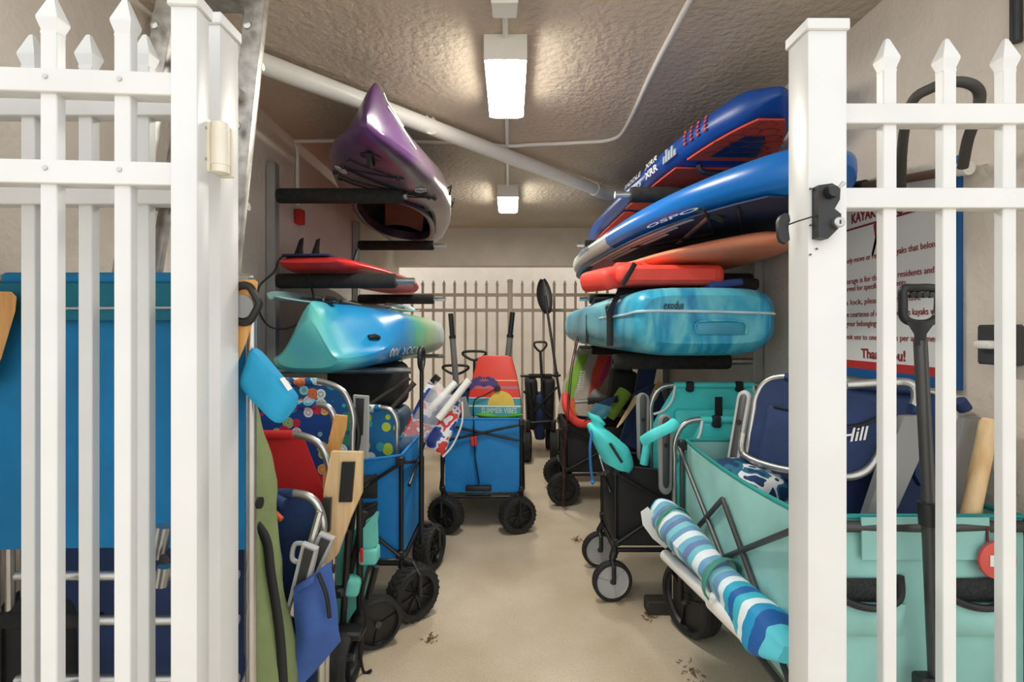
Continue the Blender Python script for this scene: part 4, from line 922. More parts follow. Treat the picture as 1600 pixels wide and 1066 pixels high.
# red chair, navy chair and their neighbours
chair('red sling beach chair with aluminium frame beside the olive bag', pose(-.845, 1.66, .02, 0, 3), .49, .88, red_cloth, cut=.085, rc=.11)
nc = chair('navy sling beach chair folded in front of the red chair', pose(-.80, 1.52, .02, 0, 2), .47, .735, navy, rc=.08)
nc.part('foam_sleeve', MB().tube([P(420, 776, 1.52), P(444, 788, 1.515)], .017, 10), navy, world=True)
nc.part('orange_clip', MB().tube([P(428, 800, 1.49), P(440, 812, 1.48)], .008, 8), orange_pl, world=True)
def slat(t, name, quad, Y0, Y1, th, m, parent=None):
    pts = [P(x, y, Y0 + (Y1 - Y0) * k) for (x, y, k) in quad]; n_ = (pts[1] - pts[0]).cross(pts[-1] - pts[0]).normalized()
    return t.part(name, MB().loft([[p + n_ * th * s_ for p in pts] for s_ in (-.5, .5)]), m, parent, world=True)
# grey plastic arms slanting under the navy chair
for (dx, dy, Y_) in ((0, 0, 1.44), (26, -16, 1.50)):
    o = slat(nc, 'armrest', [(474 + dx, 848 + dy, 0), (497 + dx, 857 + dy, 0), (482 + dx * .4, 925 + dy, 1), (462 + dx * .3, 962 + dy, 1), (448 + dx * .2, 955 + dy, 1)], Y_, Y_ + .02, .02, lgrey_pl)
    slat(nc, 'armrest_recess', [(476 + dx, 856 + dy, 0), (490 + dx, 862 + dy, 0), (470 + dx * .4, 935 + dy, 1), (455 + dx * .3, 945 + dy, 1)], Y_ - .012, Y_ + .008, .004, dark_grey, o)
nc.part('armrest_loop', MB().tube(smooth([P(x, y, 1.46) for x, y in ((476, 850), (462, 850), (457, 862), (458, 875), (470, 880))], 4), .007, 8), lgrey_pl, world=True)
nc.part('arm_tube', MB().tube([P(500, 800, 1.5), P(470, 905, 1.46), P(455, 960, 1.45)], .011, 8), alu, world=True)
dq = [(458, 912), (514, 880), (526, 985), (498, 1040), (470, 1068)]
def pocket_fn(u, v):
    a, b_, c, d = P(459, 915, 1.43), P(516, 880, 1.46), P(532, 1000, 1.46), P(468, 1075, 1.43)
    p_ = (d * (1 - u) + c * u) * (1 - v) + (a * (1 - u) + b_ * u) * v
    return p_ + V((0, -.03 * math.sin(PI * u) * math.sin(PI * v) + .014 * noise.noise(p_ * 13), .01 * noise.noise(p_ * 9)))
nc.part('drinks_pouch', MB().grid(pocket_fn, 18, 20, .005), denim, world=True)
nc.part('pouch_zip', MB().tube(smooth([P(497, 896, 1.42), P(510, 930, 1.415), P(515, 965, 1.42)], 4), .006, 8), black, world=True)
nc.part('pouch_flap', MB().panel(P(462, 925, 1.41), P(492, 910, 1.41), P(490, 900, 1.42), P(460, 917, 1.42), .004, .006, .003, 3), denim, world=True)
# tropical print chairs
tc_ = chair('beach chair with blue cocktail print sling behind the red chair', pose(-.87, 1.84, .02, 0, 2), .46, .955, print_cock, rc=.06, seatm=navy)
q = slat(tc_, 'armrest', [(519, 705, 0), (567, 706, 0), (566, 770, 0), (548, 810, 0), (528, 866, 0), (512, 880, 0), (508, 850, 0), (507, 770, 0)], 1.63, 1.63, .02, pale_wood)
slat(tc_, 'phone_slot', [(535, 722, 0), (555, 722, 0), (550, 784, 0), (530, 784, 0)], 1.615, 1.615, .012, black, q)
slat(tc_, 'armrest', [(524, 648, 0), (542, 650, 0), (540, 672, 0), (522, 730, 0), (505, 770, 0), (507, 725, 0)], 1.78, 1.78, .02, wood)
slat(tc_, 'notched_bar', [(506, 778, 0), (518, 778, 0), (516, 830, 0), (503, 830, 0)], 1.60, 1.60, .014, dark_grey)
chair('beach chair with floral print sling and silver frame behind the cocktail print chair', pose(-.86, 2.03, .02, 0, 2), .45, 1.02, print_flor, rc=.13, seatm=navy)
c3 = chair('beach chair with leaf print sling standing inside the handle up blue wagon', pose(-.735, 2.40, .28, 0, 2), .40, .60, print_leaf, rc=.07)
o = slat(c3, 'armrest', [(553, 617, 0), (576, 619, 0), (576, 660, 0), (575, 716, 0), (565, 716, 0), (555, 690, 0)], 2.16, 2.16, .022, lgrey_pl)
slat(c3, 'armrest_recess', [(556, 622, 0), (569, 623, 0), (567, 680, 0), (558, 680, 0)], 2.145, 2.145, .004, dark_grey, o)
c3.part('carry_loop', MB().tube(smooth([P(x, y, 2.10) for x, y in ((553, 640), (543, 655), (540, 678), (545, 698), (556, 704), (560, 680), (557, 655))], 4, True), .011, 8, True), black, world=True)
# aqua folded wagon next to the blue wagon
t = Thing('folded_wagon', 'aqua folded wagon with black frame leaning beside the denim blue pouch', 'wagon', (-.56, 1.95, 0))
def q4(name, pts, Y0, m, th=.02): return slat(t, name, [(x, y, 0) for x, y in pts], Y0, Y0, th, m)
q4('side_cloth', ((522, 850), (592, 800), (570, 930), (535, 985), (522, 985)), 1.98, aqua)
q4('end_cloth', ((560, 835), (588, 800), (590, 850), (560, 870)), 1.90, aqua, .03)
t.part('pouch', MB().box(P(551, 915, 1.86), (.055, .06, .07), Euler((0, .2, .3)).to_matrix(), .018, 3), aqua, world=True)
t.part('pouch', MB().box(P(577, 866, 1.9), (.07, .07, .06), None, .014, 3), aqua, world=True)
for (x0, y0_, x1_, y1_, Y_) in ((545, 830, 534, 1000, 1.84), (562, 780, 562, 960, 1.88), (588, 885, 575, 935, 1.92), (553, 790, 540, 900, 1.95), (570, 800, 545, 905, 1.9)):
    t.part('frame_tube', MB().tube([P(x0, y0_, Y_), P(x1_, y1_, Y_)], .0125, 10), black_metal, world=True)
t.part('joint_block', MB().box(P(528, 925, 1.83), (.05, .04, .035), None, .008, 1), black, world=True)
t.part('joint_block', MB().box(P(548, 985, 1.84), (.07, .05, .03), None, .006, 1), black, world=True)
for x in (538, 551): t.part('bolt', MB().lathe([(.006, 0), (.005, .006)], 10, Matrix.Translation(P(x, 990, 1.81)) @ Matrix.Rotation(PI / 2, 4, 'X')), steel, world=True)
for (cx_, cz_, Y_, r_, w_, yw) in ((588, 966, 2.02, .098, .06, .55),):
    wheel(t, t.I @ V((P(cx_, 966, Y_).x, Y_, r_)), r_, w_, yw, 'rib')
wheel(t, t.I @ V((P(530, 1000, 1.80).x, 1.80, .10)), .10, .11, PI / 2 - .08, 'rib')
t.part('fork', MB().box(P(540, 988, 1.80), (.13, .07, .03), None, .008, 1), black, world=True)
t.part('strap', MB().tube(smooth([P(578, 880, 1.88), P(566, 930, 1.86), P(572, 970, 1.85), P(563, 1010, 1.84), P(568, 1050, 1.86), P(580, 1048, 1.86)], 5), .006, 6), cord_m, world=True)
t.part('red_tag', MB().box(P(565, 868, 1.84), (.012, .008, .05), None, .002, 1), red_pl, world=True)
# things behind the first blue wagon
single('backpack', MB().box((-.83, 3.02, .93), (.44, .26, .26), None, .06, 4), black_cloth, 'black padded bag under the lime kayak', 'bag', (-.83, 3.02, .8))
t = Thing('storage_bin', 'grey blue stand with black bag on top behind the handle up blue wagon', 'stand', (-.86, 3.02, 0))
t.part('board_body', MB().box((-.0, 0, .40), (.52, .30, .80), Euler((0, 0, 0)).to_matrix(), .06, 4), mat('grey_blue_plastic', (72, 100, 124), .45))
t.part('strap', MB().tube([(-.2, -.16, .42), (.24, -.16, .76)], .012, 8), mat('brown_webbing', (96, 84, 74), .8))
for i, (a, b_) in enumerate((((585, 668), (648, 598)), ((566, 640), (640, 590)))):
    single('fishing_rod', MB().tube([P(*a, 2.74), P(*b_, 2.80)], [.009, .015], 8), mat('brown_rod', (84, 74, 66), .5), ('brown rod leaning over the grey blue stand, the steeper one', 'brown rod leaning over the grey blue stand, the flatter one')[i], 'rod', P(*a, 2.74))
# hibiscus chair in clear wrap
t = Thing('wrapped_beach_chair', 'red white and blue floral chair in clear wrap lying across the two blue wagons', 'chair', P(665, 660, 2.70))
def blob(pts, Y_, th, seed):
    a, b_, c, d = [P(x, y, Y_ + k) for x, y, k in pts]
    def mk(sg):
        def fn(u, v):
            p_ = (a * (1 - u) + b_ * u) * (1 - v) + (d * (1 - u) + c * u) * v; e_ = (1 - abs(2 * u - 1) ** 4) * (1 - abs(2 * v - 1) ** 4)
            return p_ + V((0, -sg * th * max(0, e_) ** .5, 0)) + V((.3, 1, .3)) * .012 * noise.noise(p_ * 12 + V((seed, 0, 0)))
        return fn
    m_ = MB().grid(mk(1), 14, 14, .003); return m_.grid(mk(-1), 14, 14, .003)
t.part('folded_sling', blob(((616, 704, 0), (668, 690, 0), (712, 622, .1), (668, 598, .1)), 2.70, .03, 1), print_hib, world=True)
t.part('side_sling', blob(((660, 690, 0), (692, 714, 0), (722, 640, .05), (712, 622, .05)), 2.64, .022, 5), print_hib, world=True)
t.part('clear_wrap', blob(((612, 708, 0), (672, 700, 0), (722, 628, .05), (680, 596, .05)), 2.665, .05, 9), clear, world=True)
for a, b_, Y_ in (((685, 655), (733, 594), 2.62), ((672, 640), (712, 598), 2.68)):
    t.part('chair_leg', MB().tube([P(*a, Y_), P(*b_, Y_ + .05)], .020, 12), white_pl, world=True)
t.part('side_sling_piping', MB().tube(smooth([P(x, y, 2.615) for x, y in ((722, 628), (722, 660), (708, 695), (692, 714))], 4), .005, 6), white_pl, world=True)
t.part('grip_knob', MB().tube([P(685, 588, 2.75), P(676, 598, 2.75)], .02, 10), black, world=True)
# bodyboard with sunset print
Mb_ = Matrix.Translation(P(772, 690, 3.36)) @ Matrix.Rotation(math.radians(-4), 4, 'Z') @ Matrix.Rotation(math.radians(-8), 4, 'X')
t = Thing('bodyboard', 'red and teal sunset bodyboard standing in the blue wagon', 'bodyboard', M=Mb_)
bo = []
for s in [k / 14 for k in range(15)]:
    z = -.22 + .77 * s; hw = .182 - .012 * abs(s - .45) - .062 * max(0, (s - .55) / .45) ** 1.6; bo.append((hw, z))
outl = [(hw, z) for hw, z in bo] + [(.085, .565), (-.085, .565)] + [(-hw, z) for hw, z in bo[::-1]]
bmx = axis_ramp('sunset_print', 2, .0, .56, [(0, (40, 140, 160)), (.275, (236, 236, 226)), (.285, (60, 150, 168)), (.40, (236, 236, 226)), (.415, (64, 150, 172)), (.50, (240, 220, 200)), (.51, (230, 62, 48)), (.61, (170, 120, 140)), (.64, (230, 62, 48)), (.70, (250, 176, 110)), (.715, (236, 70, 56))], .5)
t.part('board', MB().prism(outl, Matrix.Rotation(PI / 2, 4, 'X'), .05, .012), bmx)
su = [(.055 * math.cos(a) * 1.6, .093 * math.sin(a)) for a in [PI * k / 18 for k in range(19)]]
t.part('sun_print', MB().prism([(x + .045, z + .235) for x, z in su], Matrix.Translation((0, -.0265, 0)) @ Matrix.Rotation(PI / 2, 4, 'X'), .001), mat('sun_yellow', (246, 206, 84), .5))
t.part('lettering', text_mb('SUMMER VIBES', .05, frame((-.085, -.0265, .185), (1, 0, 0), (0, 0, 1)), .0005, .001, width=.235), mat('pale_teal_print', (190, 216, 206), .5))
pr = random.Random(3)
pm2 = mat('purple_palm_print', (76, 60, 130), .5)
for k in range(11):
    a = PI * (k / 10) * 1.25 - .4; c_ = V((-.07, -.0268, .36)); e_ = c_ + V((.10 * math.cos(a), 0, .055 * math.sin(a) + .01)); m1 = c_.lerp(e_, .55) + V((0, 0, .02))
    t.part('palm_frond_print', MB().tube(smooth([c_, m1, e_ - V((0, 0, .012))], 4), [.004] * 4 + [.010] * 4 + [.002], 6, sq=.15), pm2)
t.part('leash_plug', MB().lathe([(.022, 0), (.02, .02)], 14, Matrix.Translation((.02, -.025, .345)) @ Matrix.Rotation(PI / 2, 4, 'X')), black)
t.part('leash', MB().tube(smooth([(.02, -.05, .345), (-.06, -.055, .30), (-.13, -.05, .26), (-.13, -.05, .12), (-.15, -.04, .0)], 5), .004, 6), cord_m)
for i, (z, rr_, m_, nm, Y_) in enumerate(((0, .15, mat('green_plastic', (96, 190, 70), .4), 'green shallow plastic dish in front of the bodyboard', 3.30), (-.035, .145, orange_pl, 'orange shallow plastic dish under the green dish', 3.30))):
    c_ = P(780, 651, Y_) + V((0, 0, z))
    single('plastic_dish', MB().lathe([(.001, -.012), (rr_ * .8, -.012), (rr_, .008), (rr_ * 1.02, .014), (rr_ * .97, .014), (rr_ * .78, -.004), (.001, -.004)], 32, Matrix.Translation(c_) @ Matrix.Scale(.5, 4, (0, 1, 0))), m_, nm, 'dish', c_ - V((0, 0, .012)))
ncw = chair('navy beach chair with grey arm standing in the bodyboard wagon', pose(-.33, 3.46, .27, 20, 4), .26, .58, navy, rc=.05)
slat(ncw, 'armrest', [(716, 622, 0), (728, 620, 0), (746, 690, 0), (738, 692, 0)], 3.26, 3.26, .02, grey_pl)
for i, (a, b_) in enumerate((((704, 490), (716, 640)), ((801, 488), (785, 640)))):
    A1, B1 = P(*a, 3.85), P(*b_, 3.85); B1 = A1 + (B1 - A1) * ((A1.z - .26) / (A1.z - B1.z))
    t = Thing('umbrella_pole', ('grey pole with black grip in the bodyboard wagon, tilted away from the far post', 'grey pole with black grip in the bodyboard wagon, in line with the far post')[i], 'pole', B1)
    t.part('pole', MB().tube([B1, A1.lerp(B1, .15)], .023, 12), mat('mid_grey_pole', (142, 142, 138), .5), world=True)
    t.part('grip', MB().tube([A1.lerp(B1, .16), A1], .019, 12), black, world=True); t.part('collar', MB().tube([A1.lerp(B1, .15), A1.lerp(B1, .17)], .026, 12), black, world=True)

# ------------------------------------------------------------------ right side contents
t = Thing('pool_noodle', 'bent red foam noodle in the black wagon', 'noodle', P(900, 665, 3.7))
t.part('foam', MB().tube(smooth([P(884, 618, 3.80), P(884, 632, 3.72), P(890, 648, 3.66), P(902, 660, 3.62), P(918, 663, 3.62), P(930, 664, 3.66)], 6), .030, 14), red_foam, world=True)
def lean_board(label, quad, Y0, m, th=.05):
    t = Thing('skim_board', label, 'board', P(quad[2][0], quad[2][1], Y0)); return t
def stripe_board(name, label, pts, Y_, m, stripes, cat='board'):
    base = P(sum(p[0] for p in pts) / len(pts), max(p[1] for p in pts), Y_); t = Thing(name, label, cat, base)
    o = t.part('board', MB().loft([[P(x, y, Y_ + d_ + (640 - y) * .002) for x, y in pts] for d_ in (-.022, .022)]), m, world=True)
    for nm, sp, mm in stripes: t.part(nm, MB().loft([[P(x, y, Y_ - .024 + d_ + (640 - y) * .002) for x, y in sp] for d_ in (-.003, .002)]), mm, world=True)
    return t
b1 = stripe_board('surfboard', 'silver surfboard with green stripe leaning behind the black wagon', [(872, 700), (872, 640), (880, 600), (905, 540), (945, 540), (945, 700)], 4.35, mat('silver_board', (196, 186, 172), .35),
    [('green_stripe', [(883, 616), (884, 600), (905, 555), (920, 553), (905, 590), (893, 628)], mat('green_stripe', (140, 190, 60), .5)), ('orange_fade', [(884, 632), (895, 618), (905, 640), (900, 660), (886, 655)], mat('orange_fade', (236, 110, 50), .5))])
for k in range(8):
    for dx in (0, 5): b1.part('printed_mark', MB().tube([P(903 + dx + k * .5, 610 - 4 * k, 4.33), P(906 + dx + k * .5, 609 - 4 * k, 4.33)], .005, 6), paint_white, world=True)
b2 = stripe_board('surfboard', 'tan surfboard with red and magenta stripes leaning behind the black bag', [(918, 700), (918, 620), (925, 580), (940, 540), (985, 540), (985, 700)], 4.24, mat('tan_board', (176, 156, 134), .4),
    [('red_stripe', [(921, 615), (925, 585), (935, 555), (952, 555), (940, 590), (934, 620)], mat('coral_stripe', (236, 80, 60), .5)), ('magenta_stripe', [(934, 600), (945, 572), (952, 556), (958, 556), (950, 585), (938, 605)], mat('magenta_stripe', (196, 50, 110), .5))])
single('drink_can', MB().tube([P(925, 614, 4.1), P(946, 628, 4.06)], .045, 16), lgrey_pl, 'silver cylinder in front of the tan surfboard', 'cylinder', P(935, 640, 4.08))
t = Thing('cooler_bag', 'black padded bag with two hooked handles in the black wagon', 'bag', P(968, 640, 3.95))
t.part('body', MB().box(P(972, 608, 3.95), (.20, .20, .30), Euler((0, .12, 0)).to_matrix(), .05, 4), black_cloth, world=True)
for x in (970, 984): t.part('handle', MB().tube(smooth([P(x, 595, 3.9), P(x + 3, 580, 3.9), P(x - 4, 573, 3.9), P(x - 10, 576, 3.9)], 4), .010, 8), black, world=True)
single('towel_roll', MB().tube([P(951, 650, 3.45), P(977, 612, 3.50)], [.046, .05], 18), lime, 'lime green rolled towel leaning in the black wagon', 'towel', P(951, 650, 3.45))
t = Thing('folded_beach_chair', 'dark navy folded chair with wooden rails leaning behind the turquoise chairs', 'chair', P(990, 700, 3.2))
slat(t, 'back_sling', [(968, 690, 0), (990, 615, 0), (1030, 598, 0), (1040, 640, 0), (1000, 705, 0)], 3.25, 3.25, .03, navy)
slat(t, 'wood_rail', [(964, 668, 0), (972, 660, 0), (1000, 620, 0), (993, 618, 0)], 3.18, 3.18, .03, pale_wood)
slat(t, 'wood_rail', [(1016, 620, 0), (1028, 596, 0), (1036, 598, 0), (1024, 626, 0)], 3.18, 3.18, .03, wood)
slat(t, 'head_roll', [(992, 612, 0), (1000, 565, 0), (1030, 548, 0), (1020, 600, 0)], 3.6, 3.6, .05, navy)
slat(t, 'side_flap', [(912, 660, 0), (935, 630, 0), (965, 618, 0), (950, 640, 0)], 3.35, 3.35, .012, navy)
t.part('foam_tube', MB().tube([P(918, 627, 3.4), P(965, 624, 3.4)], .022, 12), foam, world=True); t.part('tube_end', MB().tube([P(898, 628, 3.4), P(918, 627, 3.4)], .014, 12), steel, world=True)
single('small_cloth', MB().panel(P(918, 652, 3.3), P(946, 655, 3.3), P(955, 636, 3.32), P(930, 630, 3.32), .01, .01, .01, 2), mat('steel_blue_cloth', (70, 140, 160), .7), 'steel blue cloth beside the red noodle', 'cloth', P(935, 655, 3.3))
# turquoise drawstring bag
t = Thing('drawstring_bag', 'turquoise drawstring bag with black patch in the black cart', 'bag', P(957, 725, 2.34))
prof = [(927, 648, 9), (933, 656, 13), (934, 664, 9), (940, 673, 22), (950, 686, 31), (956, 701, 32), (960, 716, 29), (962, 730, 20)]
rg = []
for (x, y, hw) in prof:
    c_ = P(x, y, 2.36); k_ = hw / 800 * 2.36
    rg.append([c_ + V((k_ * math.cos(a) * (1 + .12 * noise.noise(V((x * .1, a * 1.5, 0)))), k_ * .75 * math.sin(a), .012 * noise.noise(V((a, y * .2, 3))) - k_ * .45 * math.cos(a))) for a in [2 * PI * j / 24 for j in range(24)]])
rg = [[rg[i][j] for j in range(24)] for i in range(len(rg))]
sr = []
cols = [smooth([rg[i][j] for i in range(len(rg))], 4) for j in range(24)]
for i in range(len(cols[0])): sr.append([cols[j][i] for j in range(24)])
t.part('body', MB().loft(sr), teal, world=True)
slat(t, 'black_patch', [(951, 694, 0), (955, 692, 0), (974, 722, 0), (970, 724, 0)], 2.268, 2.268, .005, black)
t.part('drawstring', MB().tube(smooth([P(925, 672, 2.33), P(922, 700, 2.29), P(923, 730, 2.285), P(926, 752, 2.285)], 5), .006, 8), bluecord, world=True)
t.part('cord_end', MB().lathe([(.004, -.012), (.012, 0), (.004, .012)], 12, Matrix.Translation(P(926, 753, 2.285))), bluecord, world=True)
# two turquoise backpack chairs
for (lab, px0, px1, pyt, Y_, zb0, extra) in (('turquoise backpack chair with black straps standing in the black cart, the higher one', 1017, 1212, 602, 2.50, .28, 0), ('turquoise backpack chair with black straps tucked against the seafoam wagon, the lower one', 1054, 1268, 656, 2.19, .10, 1)):
    A1, B1 = P(px0, pyt, Y_), P(px1, pyt, Y_); w_ = B1.x - A1.x
    c = chair(lab, pose((A1.x + B1.x) / 2, Y_, zb0, 0, 0), w_, A1.z - zb0, teal, arm='plastic', cut=.115, rc=.10, pouch=teal, straps=True, armw=.062, arm_len=.34, arm_top=A1.z - zb0 + (-.035 if not extra else .025), skip_arm=() if not extra else (1,))
    x = w_ / 2; hh = A1.z - zb0
    for s_ in (-1, 1): c.part('white_piping', MB().tube(smooth([(s_ * (x - .115), -.01, hh - .0), (s_ * (x - .10), -.012, hh - .07), (s_ * (x - .06), -.012, hh - .12), (s_ * (x - .01), -.012, hh - .14)], 4), .006, 8), white_pl)
    if extra: c.part('shoulder_strap', MB().tube(smooth([P(1004, 690, 2.10), P(1020, 680, 2.06), P(1045, 668, 2.06), P(1056, 660, 2.08)], 4), .022, 10, sq=.5), teal, world=True)
    else: c.part('arm_sleeve', MB().tube([P(1012, 690, 2.42), P(1006, 726, 2.42)], .02, 10), teal, world=True)
# navy chairs in the seafoam wagon
n1_ = chair('navy beach chair with rounded silver frame leaning deepest in the seafoam wagon', pose(.92, 1.72, .36, -52, 19, 0), .40, .75, navy, arm='plastic', armm=lgrey_pl, rc=.09, pouch=navy, armw=.055, arm_len=.5, arm_top=.68)
n1_.part('lower_bar', MB().tube(smooth([(-.19, -.07, .50), (-.16, -.09, .42), (0, -.095, .40), (.14, -.09, .43), (.18, -.07, .52)], 5), .013, 10), alu)
if 0: n1_.part('lettering', text_mb('Hill', .075, frame((.06, -.0625, .52), (1, 0, 0), (0, 0, 1)), .001, .0005, shear=.35), paint_white)
n1_.part('pouch_zip', MB().tube([(-.1, -.064, .62), (.12, -.064, .60)], .004, 6), cord_m)
chair('plain navy sling chair without arms leaning against the wall in the seafoam wagon', pose(.985, 1.46, .36, -55, 17, 0), .34, .74, navy, rc=.06)
n2_ = Thing('folded_beach_chair', 'navy padded beach chair with wide grey arms and white script in front of the sign', 'chair', P(1380, 820, 1.36))
n2_.part('back_frame', MB().tube(smooth([P(x, y, Y_) for x, y, Y_ in ((1322, 602, 1.42), (1390, 598, 1.40), (1422, 600, 1.38), (1432, 618, 1.37), (1424, 650, 1.37), (1400, 760, 1.37), (1370, 860, 1.38))], 5), .0125, 10), alu, world=True)
slat(n2_, 'back_pouch', [(1296, 612, 0), (1335, 618, 0), (1392, 640, 0), (1388, 690, 0), (1362, 728, 0), (1330, 742, 0), (1290, 735, 0)], 1.40, 1.40, .045, navy)
slat(n2_, 'seat_sling', [(1290, 735, 0), (1390, 680, 0), (1360, 830, 0), (1290, 835, 0)], 1.43, 1.43, .02, navy)
n2_.part('pouch_zip', MB().tube(smooth([P(1312, 668, 1.374), P(1345, 664, 1.374), P(1378, 650, 1.374)], 4), .005, 6), cord_m, world=True)
n2_.part('lettering', text_mb('Hill', .052, frame(P(1312, 692, 1.373), (1, 0, .12), (0, 0, 1)), .001, .0004, shear=.35), paint_white, world=True)
n2_.part('lower_bar', MB().tube(smooth([P(x, y, 1.37) for x, y in ((1290, 735), (1315, 745), (1340, 742), (1362, 728), (1378, 700), (1392, 660))], 5), .0115, 10), alu, world=True)
for q_, Y_ in (([(1408, 650, 0), (1440, 648, 0), (1446, 660, 0), (1436, 705, 0), (1398, 790, 0), (1372, 832, 0), (1340, 832, 0), (1372, 735, 0)], 1.345), ([(1502, 654, 0), (1530, 652, 0), (1538, 662, 0), (1520, 730, 0), (1492, 832, 0), (1462, 832, 0), (1480, 740, 0)], 1.36)):
    slat(n2_, 'armrest', q_, Y_, Y_, .024, grey_pl)
slat(n2_, 'arm_pocket', [(1432, 700, 0), (1452, 690, 0), (1450, 750, 0), (1436, 760, 0), (1425, 740, 0)], 1.37, 1.37, .02, navy)
for (x0_, y0_, x1_, y1_) in ((1420, 640, 1434, 646), (1498, 626, 1508, 640)): n2_.part('blue_cuff', MB().tube([P(x0_, y0_, 1.365), P(x1_, y1_, 1.365)], .017, 10), navy, world=True)
A1, B1 = P(1547, 655, 1.30), P(1514, 815, 1.28); d = (B1 - A1).normalized()
t = Thing('wooden_handle', 'pale wooden pole sticking up out of the seafoam wagon', 'pole', A1 + d * .62)
t.part('shaft', MB().tube([A1 + d * .62, A1 + d * .01, A1], [.020, .020, .016], 16), pale_wood, world=True)
single('beach_towel', MB().box((.86, 1.85, .66), (.24, .26, .2), Euler((.2, .1, .3)).to_matrix(), .07, 4), print_navy, 'navy and white patterned towel bundle in the seafoam wagon', 'towel', (.86, 1.85, .56))
single('cloth_bundle', MB().box((.82, 1.50, .62), (.15, .24, .2), Euler((.1, .2, .1)).to_matrix(), .06, 4), navy, 'navy cloth bundle in the seafoam wagon', 'cloth', (.82, 1.5, .52))
# striped umbrella lashed beside the seafoam wagon
A1, B1 = P(1034, 800, 2.02), P(1231, 1024, 1.23)
Mz = (B1 - A1).normalized(); xx = Mz.cross(V((0, 0, 1))).normalized(); Mu = Matrix((xx, Mz.cross(xx), Mz)).transposed().to_4x4(); Mu.translation = A1
Lu = (B1 - A1).length
st_cols = [(20, 140, 190), (230, 244, 248), (40, 172, 206), (28, 100, 170), (60, 190, 210), (236, 246, 250), (30, 150, 200), (24, 90, 160), (90, 200, 214)]
stops = [(k / 27, st_cols[k % 9]) for k in range(27)]
um1 = axis_ramp('striped_umbrella_cloth', 2, 0, Lu, stops, .65, True, .035, 9)
t = Thing('beach_umbrella', 'rolled blue and white striped beach umbrella lashed beside the seafoam wagon', 'umbrella', M=Mu)
rg = []
for i in range(41):
    v = i / 40; r = .056 + .008 * math.sin(v * 7) + (.014 * max(0, (v - .62) / .38)); r *= min(1, (1 - v) * 7 + .3)
    rg.append([V((r * math.cos(a) * (1 + .10 * noise.noise(V((a * 2.2, v * 5, 1)))) + .006 * math.sin(3 * a + v * 6), r * math.sin(a), v * Lu)) for a in [2 * PI * j / 28 for j in range(28)]])
t.part('rolled_canopy', MB().loft(rg), um1)
wrap = [[p * 1.0 + V((p.x * .06, p.y * .06, 0)) for p in r_] for r_ in rg[2:29]]
t.part('clear_sleeve', MB().loft(wrap, False), clear)
for z in (.14, .60): t.part('strap', MB().tube([V((.068 * math.cos(a), .066 * math.sin(a), z * Lu + .02 * math.cos(a))) for a in [2 * PI * j / 24 for j in range(24)]], .011, 8, True, sq=.3), green_strap)
po = -.085
t.part('pole', MB().tube([P(1040, 868, 1.90), P(1136, 958, 1.46)], .021, 16, cap=False), white_pl, world=True)
pe = P(1166, 968, 1.46)
dd = (P(1136, 958, 1.46) - P(1040, 868, 1.90)).normalized()
tubep = MB(); tubep.v, tubep.f = [], []
e0 = P(1117, 940, 1.54); tubep.tube([e0, e0 + dd * .18], .030, 20, cap=False); t.part('pole_socket', tubep, white_pl, world=True)
inn = MB(); inn.tube([e0 + dd * .05, e0 + dd * .178], .026, 20); t.part('socket_bore', inn, mat('socket_inside', (120, 104, 84), .8), world=True)
t.part('tilt_screw', MB().tube([e0 + V((-.02, -.02, .03)), e0 + V((.02, -.05, .02))], .009, 10), white_pl, world=True)
sc_ = MB(); sc_.loft([[P(x, y, 1.97 + d_) for x, y in ((1001, 800), (1012, 792), (1024, 806), (1046, 850), (1040, 858), (1020, 842), (1004, 820))] for d_ in (-.012, .012)]); t.part('sand_anchor', sc_, white_pl, world=True)
t.part('blue_strap', MB().tube(smooth([P(1160, 985, 1.38), P(1165, 1005, 1.36), P(1185, 1012, 1.34), P(1190, 990, 1.32)], 5), .006, 6), bluecord, world=True)
t.part('blue_strap', MB().tube(smooth([P(1085, 885, 1.72), P(1084, 905, 1.7), P(1100, 920, 1.68)], 5), .006, 6), bluecord, world=True)
single('axle_tube', MB().box((.90, 2.27, .03), (.60, .07, .06), None, .006, 1), mat('dark_axle', (58, 54, 50), .8), 'dark axle tube on the floor behind the seafoam wagon wheel', 'axle_tube', (.80, 2.22, 0))  # plain dark box stands in for a black axle tube

# ------------------------------------------------------------------ wall sign and right wall fittings
XS = XW - .012
t = Thing('wall_sign', 'kayak storage rules sign with blue and red foot on the right wall', 'sign', (XS, 1.768, 1.4))
def wy(px): return XS * F / (px - CX)
sy0, sy1 = 1.474, 2.078; zt, zbm = 1.75, 1.075
t.part('sign_panel', MB().box((XS + .004, (sy0 + sy1) / 2, (zt + zbm) / 2), (.012, sy1 - sy0, zt - zbm)), sign_white, world=True)
t.part('blue_edge', MB().box((XS + .003, sy0 - .003, (zt + zbm) / 2), (.016, .006, zt - zbm)), sign_blue, world=True)
def zat(px, py): return CAMZ - (py - CY) / F * wy(px)
zr0, zr1, zb1 = zat(1470, 575), zat(1470, 590), zbm
t.part('red_band', MB().box((XS - .003, (sy0 + sy1) / 2, (zr0 + zr1) / 2), (.002, sy1 - sy0, zr0 - zr1)), sign_red, world=True)
t.part('blue_band', MB().box((XS - .003, (sy0 + sy1) / 2, (zr1 + zb1) / 2), (.002, sy1 - sy0, zr1 - zb1)), sign_blue, world=True)
t.part('title_rule', MB().box((XS - .003, (sy0 + sy1) / 2, 1.627), (.002, sy1 - sy0 - .06, .007)), sign_maroon, world=True)
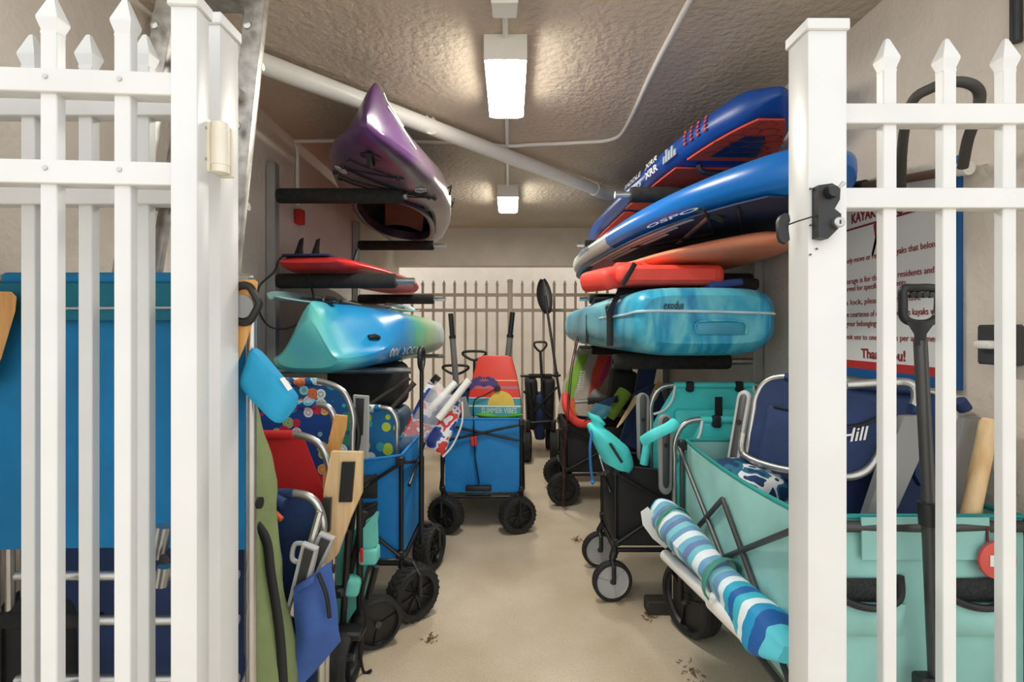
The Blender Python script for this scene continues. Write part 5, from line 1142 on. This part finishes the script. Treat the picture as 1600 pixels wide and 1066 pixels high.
def line(body, px0, py, px1, hgt, m=sign_maroon, bold=0):
    y0_, y1_ = wy(px0), wy(px1); t.part('lettering', text_mb(body, hgt * 1.42, frame((XS - .0035, y0_, zat(px0, py)), (0, -1, 0), (0, 0, 1)), .0005, bold, width=abs(y0_ - y1_)), m, world=True)
line('KAYAK STORAGE', 1332, 350, 1434, .036, bold=.0012)
line('only move or relocate kayaks that belong', 1322, 413, 1468, .021)
line('storage is for the use of residents and is', 1320, 445, 1472, .021)
line('reserved for specific apartments.', 1314, 457, 1419, .020)
line('a lock, please do not use', 1323, 477, 1440, .020)
line("be courteous of other resident's kayaks when", 1322, 496, 1478, .021)
line('your belongings', 1324, 510, 1373, .021)
line('limit use to one (1) rack per apartment', 1321, 530, 1472, .020)
line('Thank you!', 1347, 559, 1416, .034, bold=.001)
line('metro', 1361, 579, 1395, .014, paint_white)
Mp = frame((XS - .0035, wy(1370), zat(1370, 372)), (0, -1, 0), (0, 0, 1))
for s_ in (1,):
    pdl = MB(); pdl.add([(-.012, .045, 0), (.0, .06, 0), (.012, .04, 0), (.008, .0, 0), (-.012, -.055, 0), (-.02, -.065, 0), (-.02, -.05, 0), (-.003, 0, 0)], [[0, 1, 2, 3, 4, 5, 6, 7]], Mp); t.part('paddle_print', pdl, sign_maroon, world=True)
    pdl = MB(); pdl.add([(.012, .05, 0), (.03, .06, 0), (.03, .04, 0), (-.015, -.06, 0), (-.022, -.055, 0)], [[0, 1, 2, 3, 4]], Mp); t.part('paddle_print', pdl, sign_maroon, world=True)
# switch box
yb = wy(1570)
t = Thing('outlet_box', 'dark grey outlet box with orange plate on the right wall', 'outlet', (XW, 1.335, 1.21))
t.part('box', MB().box((-.022, 0, 0), (.044, .09, .105), None, .005, 1), dark_grey)
t.part('cover_plate', MB().box((-.003, .058, .0), (.006, .05, .08), None, .002, 1), mat('orange_wall_plate', (226, 150, 110), .5))
t.part('plug', MB().box((-.05, .01, .0), (.03, .05, .022), None, .008, 2), white_pl)
# rubber hose loop hung behind the fence, and the black pipe
hp_ = [P(1408, 330, 1.69), P(1410, 230, 1.45), P(1424, 162, 1.34), P(1455, 138, 1.30), P(1492, 128, 1.27), P(1520, 133, 1.26), P(1531, 150, 1.27), P(1524, 185, 1.29), P(1512, 220, 1.32), P(1504, 262, 1.36)]
single('hose', MB().tube(smooth(hp_, 6), .0125, 12), mat('dark_grey_hose', (74, 70, 66), .6), 'dark rubber hose bent in a loop behind the picket tips', 'hose', hp_[0])
single('black_pipe', MB().tube([(1.285, 1.30, 2.4), (1.285, 1.30, 1.98)], .013, 12), black, 'short black pipe coming down the right wall from the ceiling', 'pipe', (1.285, 1.30, 1.98))
# litter on the floor
lm = mat('dry_leaf', (120, 88, 58), .8)
rnd = random.Random(5)
for i, (px, py, s_) in enumerate(((1080, 1052, .05), (1015, 965, .03), (902, 845, .04), (672, 1000, .03))):
    c_ = PZ(px, py, 0.0001); mb = MB()
    for k in range(26):
        a = rnd.random() * 6.28; r_ = rnd.random() * s_; p0 = V((c_.x + r_ * math.cos(a), c_.y + r_ * 1.4 * math.sin(a), .002)); an = rnd.random() * 6.28
        mb.tube([p0, p0 + V((.014 * math.cos(an), .014 * math.sin(an), .004 + .004 * rnd.random()))], .0016, 4)
    single('debris', mb, lm, ('dry brown litter on the concrete near the gate opening', 'small tuft of dry litter beside the fat black wheel', 'brown leaf litter near the grey disc casters', 'fine dry litter near the fat wheel of the blue wagon')[i], 'litter', c_, kind='stuff')
